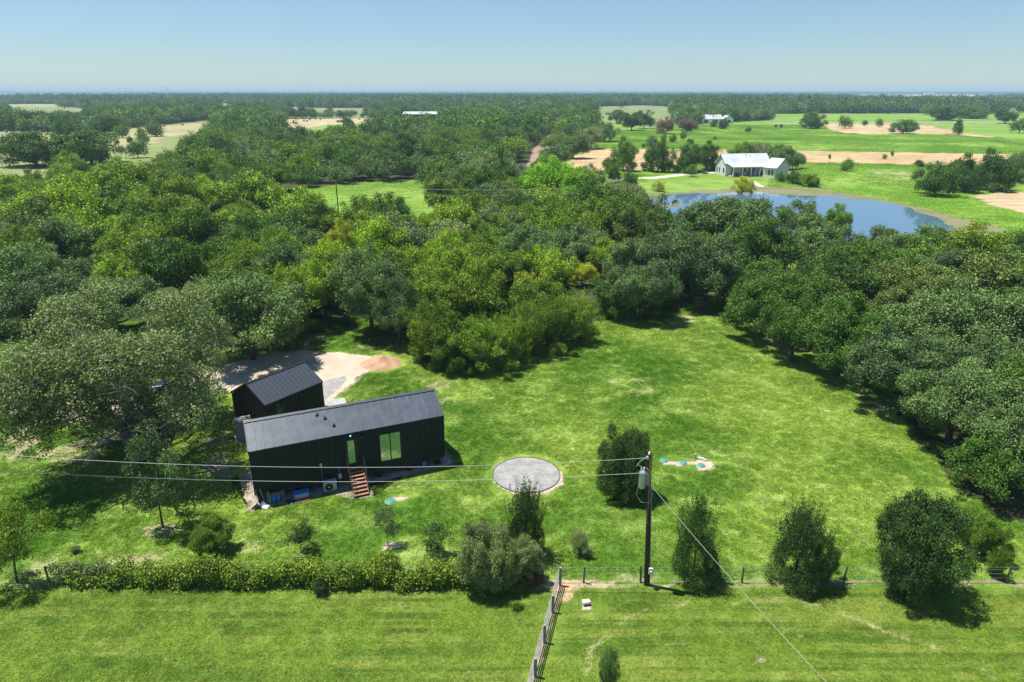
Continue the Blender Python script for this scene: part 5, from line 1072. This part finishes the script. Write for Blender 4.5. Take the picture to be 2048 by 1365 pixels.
 (2015, 222, 42, .6, 'round', 'dark', 'flat-topped oak alone in the far pale pasture at right'), (2044, 240, 30, .9, 'round', 'dark', 'dark tree cut by the right edge in the far pasture'), (1945, 214, 64, .52, 'bush', 'dark', 'row oak beside the highway at right, right one'), (1892, 216, 58, .55, 'bush', 'dark', 'row oak beside the highway at right, left one'), (1855, 210, 22, 1.1, 'tall', 'mid', 'tall lighter tree beside the highway'),
 (1246, 202, 20, 1.1, 'oak', 'dark', 'single oak with tall bare trunk in the far centre pasture'),
 (1112, 292, 60, .8, 'vine', 'oak', 'vine-draped thicket at the left corner of the orange hay strip'), (1148, 272, 58, .8, 'vine', 'oak', 'vine-draped thicket on the boundary above the orange hay strip'), (1182, 256, 54, .8, 'vine', 'silver', 'pale vine-draped thicket midway along the boundary row'), (1210, 246, 48, .8, 'vine', 'oak', 'vine-draped thicket at the upper end of the boundary row'), (1092, 312, 54, .8, 'vine', 'mid', 'vine-draped thicket at the lower end of the boundary row'), (1080, 330, 40, .8, 'round', 'dark', 'dark tree between the road and the lime green tree'),
 (1265, 228, 46, .9, 'round', 'dark', 'dark tree at the end of the boundary row'), (1235, 220, 40, 1.0, 'tall', 'mid', 'taller green tree at the end of the boundary row'), (1290, 226, 40, .8, 'round', 'dark', 'dark tree right of the boundary row end'),
]
for cx, yt, w, kk, shp, sp, lab in MID:
    tree_top(cx, yt, w, kk, shp, sp, lab, cat='bush' if ('bush' in lab or 'thicket' in lab or 'shrub' in lab) else 'tree')
# --- the rest of the woods
def is_wood(X, Y):
    px, py, dz = Spx(np.c_[X, Y, X * 0]); m = inpoly(X, Y, P_wood) | (py < 252)
    for q in OPEN: m &= ~inpoly(X, Y, q)
    m &= ~inpoly(X, Y, np.vstack([strip(W_ROAD, 12)])); return m, px, py
rgw = np.random.default_rng(21)
def jgrid(y0, y1, s):
    xm = y1 * .86 + 10; gx, gy = np.meshgrid(np.arange(-xm, xm, s), np.arange(y0, y1, s)); gx = gx + rgw.uniform(-.42, .42, gx.shape) * s + (np.arange(gx.shape[0]) % 2)[:, None] * s / 2; gy = gy + rgw.uniform(-.42, .42, gy.shape) * s
    gx = gx.ravel(); gy = gy.ravel(); k = np.abs(gx) < gy * .84 + 8; return gx[k], gy[k]
gx, gy = jgrid(52, 205, 7.6); m, px, py = is_wood(gx, gy); m &= (px > -140) & (px < 2190); gx, gy = gx[m], gy[m]
occ = np.array([(a, b, c) for a, b, c in TREES]); order = np.argsort(gy); cnt = 0; far_extra = []
SPN = {'oak': 'grey-green', 'dark': 'dark green', 'mid': 'mid green', 'olive': 'olive green', 'bright': 'bright green', 'silver': 'silvery', 'brown': 'brownish olive'}
for i in order:
    x, y = gx[i], gy[i]; r = RT.uniform(3.3, 5.4)
    if (np.hypot(occ[:, 0] - x, occ[:, 1] - y) < .62 * (occ[:, 2] + r)).any(): continue
    right = x > 32
    sp = RT.choice(['oak', 'oak', 'dark', 'dark', 'dark', 'mid', 'brown'] if right else ['oak', 'dark', 'dark', 'mid', 'mid', 'olive', 'olive', 'bright', 'silver', 'brown', 'oak'])
    if vnoise(np.array([x]), np.array([y]), 22, 9)[0] > .72 and not right: sp = RT.choice(['bright', 'mid', 'olive'])
    shp = RT.choice(['oak', 'oak', 'round'] if sp in ('oak', 'brown') else ['round', 'tall', 'round', 'oak', 'wispy', 'vine'])
    h = r * RT.uniform(1.5, 2.0) if shp != 'oak' else r * RT.uniform(1.3, 1.6)
    if right and y > 80: h = min(h, 6.5)
    if cnt >= 235: far_extra.append((x, y)); continue
    reg = 'right-hand woods beside the pond' if right else ('central woods behind the lawn' if x > -28 else 'left-hand woods beyond the gravel drive')
    dist = 'nearer' if y < 110 else 'farther'
    tree(x, y, r, min(h, 9.5), shp, sp, '%s %s crown in the %s %s' % (SPN[sp], {'oak': 'spreading oak', 'round': 'rounded', 'tall': 'upright', 'wispy': 'twiggy', 'vine': 'vine-draped'}[shp], dist, reg),
         cat='tree', group='%s %s trees, %s %s' % (SPN[sp], shp, dist, reg)); cnt += 1
# understorey along the wood edges: low bushes
EDGE = [(600, 700), (640, 668), (690, 655), (735, 672), (772, 690), (832, 712), (848, 728), (885, 742), (940, 752), (1000, 745), (1040, 726), (1080, 716), (1130, 700), (1178, 672), (1215, 640), (1262, 640), (1300, 634), (1345, 622), (1110, 712), (1012, 742)]
for i, (a, b) in enumerate(EDGE):
    p = W(a, b); tree(p[0] + RT.uniform(-.4, .4), p[1] + .5, RT.uniform(.6, 1.2), RT.uniform(.7, 1.6), 'bush', RT.choice(['mid', 'olive', 'bright', 'mid']), 'low leafy weed bush at the shaded foot of the wood along the lawn edge', cat='bush', group='low bushes along the wood edge', lod='mid')

# --- scatter helper: one object whose geometry nodes repeat a few source meshes on given points
def scatter(name, pts, scl, rot, idx, sources, label, cat):
    n = len(pts); me = bpy.data.meshes.new(name); me.vertices.add(n); me.vertices.foreach_set('co', np.asarray(pts, np.float32).ravel())
    a = me.attributes.new('scl', 'FLOAT_VECTOR', 'POINT'); a.data.foreach_set('vector', np.asarray(scl, np.float32).ravel())
    a = me.attributes.new('rotz', 'FLOAT', 'POINT'); a.data.foreach_set('value', np.asarray(rot, np.float32))
    a = me.attributes.new('pick', 'INT', 'POINT'); a.data.foreach_set('value', np.asarray(idx, np.int32))
    o = link(name, me); g = bpy.data.node_groups.new(name + '_nodes', 'GeometryNodeTree')
    g.interface.new_socket('Geometry', in_out='INPUT', socket_type='NodeSocketGeometry'); g.interface.new_socket('Geometry', in_out='OUTPUT', socket_type='NodeSocketGeometry')
    gi = g.nodes.new('NodeGroupInput'); go = g.nodes.new('NodeGroupOutput'); jn = g.nodes.new('GeometryNodeJoinGeometry')
    def attr(nm, ty): q = g.nodes.new('GeometryNodeInputNamedAttribute'); q.data_type = ty; q.inputs[0].default_value = nm; return q.outputs[0]
    sv = attr('scl', 'FLOAT_VECTOR'); rz = attr('rotz', 'FLOAT'); pk = attr('pick', 'INT')
    cx = g.nodes.new('ShaderNodeCombineXYZ'); g.links.new(rz, cx.inputs[2])
    for k, s in enumerate(sources):
        cp = g.nodes.new('FunctionNodeCompare'); cp.data_type = 'INT'; cp.operation = 'EQUAL'; g.links.new(pk, cp.inputs[2]); cp.inputs[3].default_value = k
        oi = g.nodes.new('GeometryNodeObjectInfo'); oi.inputs[0].default_value = s; oi.inputs[1].default_value = True; oi.transform_space = 'ORIGINAL'
        ip = g.nodes.new('GeometryNodeInstanceOnPoints'); g.links.new(gi.outputs[0], ip.inputs[0]); g.links.new(cp.outputs[0], ip.inputs[1]); g.links.new(oi.outputs['Geometry'], ip.inputs[2])
        g.links.new(cx.outputs[0], ip.inputs['Rotation']); g.links.new(sv, ip.inputs['Scale']); g.links.new(ip.outputs[0], jn.inputs[0])
    g.links.new(jn.outputs[0], go.inputs[0])
    md = o.modifiers.new('scatter', 'NODES'); md.node_group = g; tag(o, label, cat, kind='stuff'); return o
def lowtree(seed, shape, n, size, mat, at, label, sc):
    rg = np.random.default_rng(seed); C, Rr = lobes(shape, rg); V, lv = leaves(C, Rr, n, size, rg, sprig=3, inner=.75)
    o = link('broadleaf_tree', quads_mesh('crown', V, lv, mat)); o.location = (at[0], at[1], 0); o.scale = sc; tag(o, label, 'tree'); return o
p = [W(700, 262), W(760, 258), W(820, 262), W(900, 255), W(980, 262), W(1000, 236), W(640, 215), W(900, 214)]
SRC = [lowtree(1, 'round', 5200, .082, LC['dark'], p[0], 'dark rounded tree just beyond the middle hay field', (5, 5, 5.5)), lowtree(2, 'oak', 5200, .082, LC['oak'], p[1], 'grey-green oak below the distant open barn', (5.5, 5.5, 6)),
       lowtree(3, 'tall', 4600, .085, LC['mid'], p[2], 'mid green tree right below the distant open barn', (4.5, 4.5, 5)), lowtree(4, 'round', 5200, .082, LC['olive'], p[3], 'olive green tree right of the distant open barn', (5, 5, 5)),
       lowtree(7, 'vine', 5200, .082, LC['mid'], p[4], 'lumpy green tree far right of the distant open barn', (5, 5, 5)),
       lowtree(5, 'round', 1000, .18, LC['dark'], p[5], 'far dark tree in the middle distance above the central woods', (6, 6, 6)), lowtree(6, 'oak', 1000, .18, LC['oak'], p[6], 'far grey-green tree beyond the middle hay field', (6, 6, 6)), lowtree(8, 'tall', 1000, .18, LC['mid'], p[7], 'far mid green tree above the central woods', (6, 6, 6)),
       lowtree(9, 'round', 620, .22, LC['dark'], W(1100, 205), 'very far dark tree in the wooded plain, centre', (6, 6, 6)), lowtree(10, 'oak', 620, .22, LC['oak'], W(300, 208), 'very far grey-green tree in the wooded plain, left', (6, 6, 6))]
# canopy patch for the far forest: 160 m of merged crowns
def canopy_patch():
    rg = np.random.default_rng(9); S_ = 160; C = rg.uniform(-S_ / 2, S_ / 2, (420, 2)); rr = rg.uniform(4, 7.5, 420); hh = rg.uniform(6, 11, 420) 
    n = 11000; k = rg.integers(0, 420, n); a = rg.uniform(0, 6.28, n); q = rg.uniform(0, 1, n) ** .5; x = C[k, 0] + rr[k] * q * np.cos(a); y = C[k, 1] + rr[k] * q * np.sin(a); z = hh[k] * (.35 + .65 * np.sqrt(np.clip(1 - q * q, 0, 1)))
    P = np.c_[x, y, z]; D = unit(np.c_[q * np.cos(a), q * np.sin(a), .9 + 0 * q] + rg.normal(size=(n, 3)) * .3); t = unit(np.cross(D, rg.normal(size=(n, 3)))); b = np.cross(D, t); s = rg.uniform(1.4, 2.6, (n, 1))
    V = np.stack([P + t * s, P + b * s * .7, P - t * s, P - b * s * .7], 1).reshape(-1, 3); return quads_mesh('canopy', V, rg.uniform(0, 1, n) * .6 + .2, LC['dark'])
pw = W(700, 188.2); cp_o = link('far_woodland_patch', canopy_patch()); cp_o.location = (pw[0], pw[1], 0); tag(cp_o, 'patch of distant forest merging into the blue horizon', 'forest', kind='stuff')
pts = []; scl = []; rot = []; idx = []
def add_pts(X, Y, smin, smax, picks, hz=(1, 1.2)):
    for x, y in zip(X, Y):
        s = rgw.uniform(smin, smax); pts.append((x, y, 0)); scl.append((s, s, s * rgw.uniform(*hz))); rot.append(rgw.uniform(0, 6.28)); idx.append(picks[rgw.integers(len(picks))])
gx, gy = jgrid(205, 900, 8.5); m, px, py = is_wood(gx, gy); m &= (px > -150) & (px < 2200); gx, gy = gx[m], gy[m]
occf = np.array([t for t in TREES if t[1] > 190]); k = np.ones(len(gx), bool)
for a, b, c in occf: k &= np.hypot(gx - a, gy - b) > c * .9 + 2
gx, gy = gx[k], gy[k]; nr = gy < 430; add_pts(gx[nr], gy[nr], 3.4, 5.8, [0, 0, 1, 1, 2, 3, 4], (.9, 1.15)); add_pts(gx[~nr], gy[~nr], 3.6, 6.2, [5, 5, 6, 6, 7], (.95, 1.2))
add_pts([q[0] for q in far_extra], [q[1] for q in far_extra], 3.5, 5, [0, 1, 2, 3])
gx, gy = jgrid(900, 2600, 12.5); m, px, py = is_wood(gx, gy); m &= (px > -60) & (px < 2110); m &= ~((fnoise(gx, gy, 620, 70) < .43) & (gy > 850)); add_pts(gx[m], gy[m], 5.0, 8.5, [8, 9], (.9, 1.25))
scatter('woodland', pts, scl, rot, idx, SRC, 'dense green woodland of countless trees stretching back across the plain', 'woodland')
gx, gy = jgrid(2600, 19000, 150); m, px, py = is_wood(gx, gy); m &= (px > -150) & (px < 2200); dn = fnoise(gx, gy, 2200, 71); m &= (dn > .46); gx, gy = gx[m], gy[m]
gz = np.clip((gy - 6000) / 9000, 0, 1) ** 1.5 * 14 * fnoise(gx, gy, 5200, 60)
s = rgw.uniform(.95, 1.15, len(gx)); scatter('far_woodland', np.c_[gx, gy, gz], np.c_[s, s, rgw.uniform(.75, 1.35, len(gx))], rgw.uniform(0, 6.28, len(gx)), np.zeros(len(gx)), [cp_o], 'blue-green forest reaching to the horizon', 'woodland')

# --- hedge of vines over the left fence
def hedge():
    rg = np.random.default_rng(31); C = []; Rr = []
    x = -26.6
    while x < 1.2:
        t = (x + 26.6) / 27.8; hgt = .62 + .5 * min(1, t * 4) + .2 * math.sin(x * .9) * math.sin(x * .37 + 1) + .1 * math.sin(x * 2.3) + rg.uniform(-.16, .18); wd = .45 + .25 * min(1, t * 4)
        for z in np.arange(.25, hgt, .38):
            C.append([x + rg.uniform(-.25, .25), 33.75 + .18 * math.sin(x * 1.3) + rg.uniform(-.3, .3), z]); q = rg.uniform(.24, .5); Rr.append([q, q * (wd + .3), q * .85])
        x += .36
    V, lv = leaves(np.array(C), np.array(Rr), 66000, .115, rg, sprig=6, inner=.7, up=.1); o = link('hedge', quads_mesh('hedge', V, lv, LC['hedge'])); tag(o, 'long low hedge of yellow-green vines smothering the fence along the paddock', 'hedge')
    xs = np.linspace(-27.6, -24, 26); C = np.c_[xs, 33.8 + 0 * xs, .95 + .15 * np.sin(xs * 4)]; Rr = np.full((26, 3), .2)
    V, lv = leaves(C, Rr, 3200, .10, rg, sprig=5); o = link('vine', quads_mesh('vine', V, lv, LC['vine'])); tag(o, 'thin pale vine creeping along the top wires at the left end of the hedge', 'vine')
hedge()
# --- grass blades over the lawn
def tuft_mesh(name, n, rad, hmin, hmax, wd, seed, lean=.5, mat=None):
    rg = np.random.default_rng(seed); a = rg.uniform(0, 6.28, n); q = rad * np.sqrt(rg.uniform(0, 1, n)); b = np.c_[q * np.cos(a), q * np.sin(a), np.zeros(n)]
    h = rg.uniform(hmin, hmax, n)[:, None]; d = rg.normal(size=(n, 3)) * lean; d[:, 2] = 1; d = unit(d); s = unit(np.cross(d, rg.normal(size=(n, 3)))) * wd * rg.uniform(.6, 1.4, (n, 1))
    V = np.stack([b - s, b + s, b + d * h], 1).reshape(-1, 3); return quads_mesh(name, V, rg.uniform(0, 1, n), mat or M_blade, n=3)
T1 = link('grass_tuft', tuft_mesh('grass_tuft', 300, .52, .04, .11, .020, 1, 1.1)); T1.location = (*W(1200, 900)[:2], 0); tag(T1, 'tuft of lawn grass left of the utility pole', 'grass', kind='stuff')
T2 = link('grass_tuft', tuft_mesh('grass_tuft', 260, .5, .05, .13, .024, 2, 1.1)); T2.location = (*W(1500, 800)[:2], 0); tag(T2, 'taller tuft of lawn grass on the right lawn', 'grass', kind='stuff')
gx, gy = jgrid(22, 112, .66); px, py, _ = Spx(np.c_[gx, gy, gx * 0]); m = (px > -60) & (px < 2110) & (py < 1440)
for q in (P_drive, P_drive2, P_house, P_algae): m &= ~inpoly(gx, gy, q)
m &= ~(inpoly(gx, gy, P_wood) & (rgw.uniform(size=len(gx)) < .8)); m &= np.hypot(gx - CIRC[0], gy - CIRC[1]) > CR_ + .75
m &= ~((np.abs(gy - 33.7) < .45) & (gx < 60) & (rgw.uniform(size=len(gx)) < .9)); m &= ~((np.abs(gx - (2.95 - (33.6 - gy) * .25)) < .7) & (gy < 34) & (gx < 3.4))
for a, b, r in ((1404, 928, 1.2), (1350, 924, 1.2), (1172, 1210, .9), (775, 1092, .9), (800, 1001, 1.0), (762, 728, 2.9)):
    c = W(a, b); m &= np.hypot(gx - c[0], gy - c[1]) > r
for c in (shed_pt(3.1, 2.4),): m &= np.hypot(gx - c[0], gy - c[1]) > 3.6
m &= rgw.uniform(size=len(gx)) > worn(gx, gy) * 1.0; gx, gy = gx[m], gy[m]; tall = (rgw.uniform(size=len(gx)) < np.clip((fnoise(gx, gy, 7, 80) - .46) * 1.6, 0, .4)) & (gy > 34.5); print('lawn tufts', len(gx), 'fill trees', cnt, 'far pts', len(pts))
sc = np.where(tall, rgw.uniform(.7, 1.3, len(gx)), 1.0); zz = np.where(gy < 33.6, .6, rgw.uniform(.7, 1.2, len(gx)))
scatter('lawn_grass', np.c_[gx, gy, 0 * gx], np.c_[sc, sc, zz], rgw.uniform(0, 6.28, len(gx)), tall.astype(int), [T1, T2], 'short bright green lawn grass with taller clumps', 'grass')
T3 = link('tall_weeds', tuft_mesh('tall_weeds', 260, 1.9, .2, .8, .08, 3, .9, M_weed)); T3.location = (*W(1700, 340)[:2], 0); tag(T3, 'clump of tall weeds right of the farmhouse', 'weeds', kind='stuff')
gx, gy = jgrid(125, 620, 2.7); px, py, _ = Spx(np.c_[gx, gy, gx * 0]); m = (inpoly(gx, gy, P_right) | inpoly(gx, gy, P_meadow)) & (px < 2110)
for q in (P_hayA, P_hayB, P_hayC, P_algae, strip([W(1060, 341)[:2], W(1185, 355)[:2], W(1240, 358)[:2], W(1300, 357)[:2], W(1440, 344)[:2]], 7), strip(W_ROAD, 10)): m &= ~inpoly(gx, gy, q)
m &= ~inpoly(gx, gy, poly((1270, 390), (1290, 358), (1440, 346), (1545, 352), (1545, 372), (1290, 390))); m &= ~inpoly(gx, gy, poly((1435, 320), (1600, 320), (1600, 356), (1435, 356)))
m &= ~inpoly(gx, gy, poly((1690, 272), (1960, 268), (2120, 300), (2120, 244), (1890, 244))) | (py > 280)
gx, gy = gx[m], gy[m]; dn = fnoise(gx, gy, 18, 90); k = (dn + rgw.uniform(0, .3, len(gx)) > .47); gx, gy, dn = gx[k], gy[k], dn[k]
s = np.clip(dn * 1.7, .5, 1.4); mead = inpoly(gx, gy, P_meadow); zz = np.where(mead, .35, np.where(gy < 215, .55, 1.0)) * s
scatter('meadow_grass', np.c_[gx, gy, 0 * gx], np.c_[1.0 + 0 * s, 1.0 + 0 * s, zz], rgw.uniform(0, 6.28, len(gx)), np.zeros(len(gx)), [T3], 'tall bright weedy grass in the fields around the pond and farmhouse', 'grass')
# ---------------------------------------------------------------- haze
hz = MB().box(-26000, 26000, -340, 27500, -3, 62)
m_, t_, out_ = nmat('haze_air'); pv = N(t_, 'ShaderNodeVolumePrincipled'); pv.inputs['Color'].default_value = (.60, .82, 1.0, 1); pv.inputs['Density'].default_value = 1.5e-4; pv.inputs['Anisotropy'].default_value = 0.0
t_.links.new(pv.outputs[0], out_.inputs['Volume'])
o = hz.build('haze', m_); tag(o, 'thin blue haze in the air over the plain', 'haze', kind='stuff')
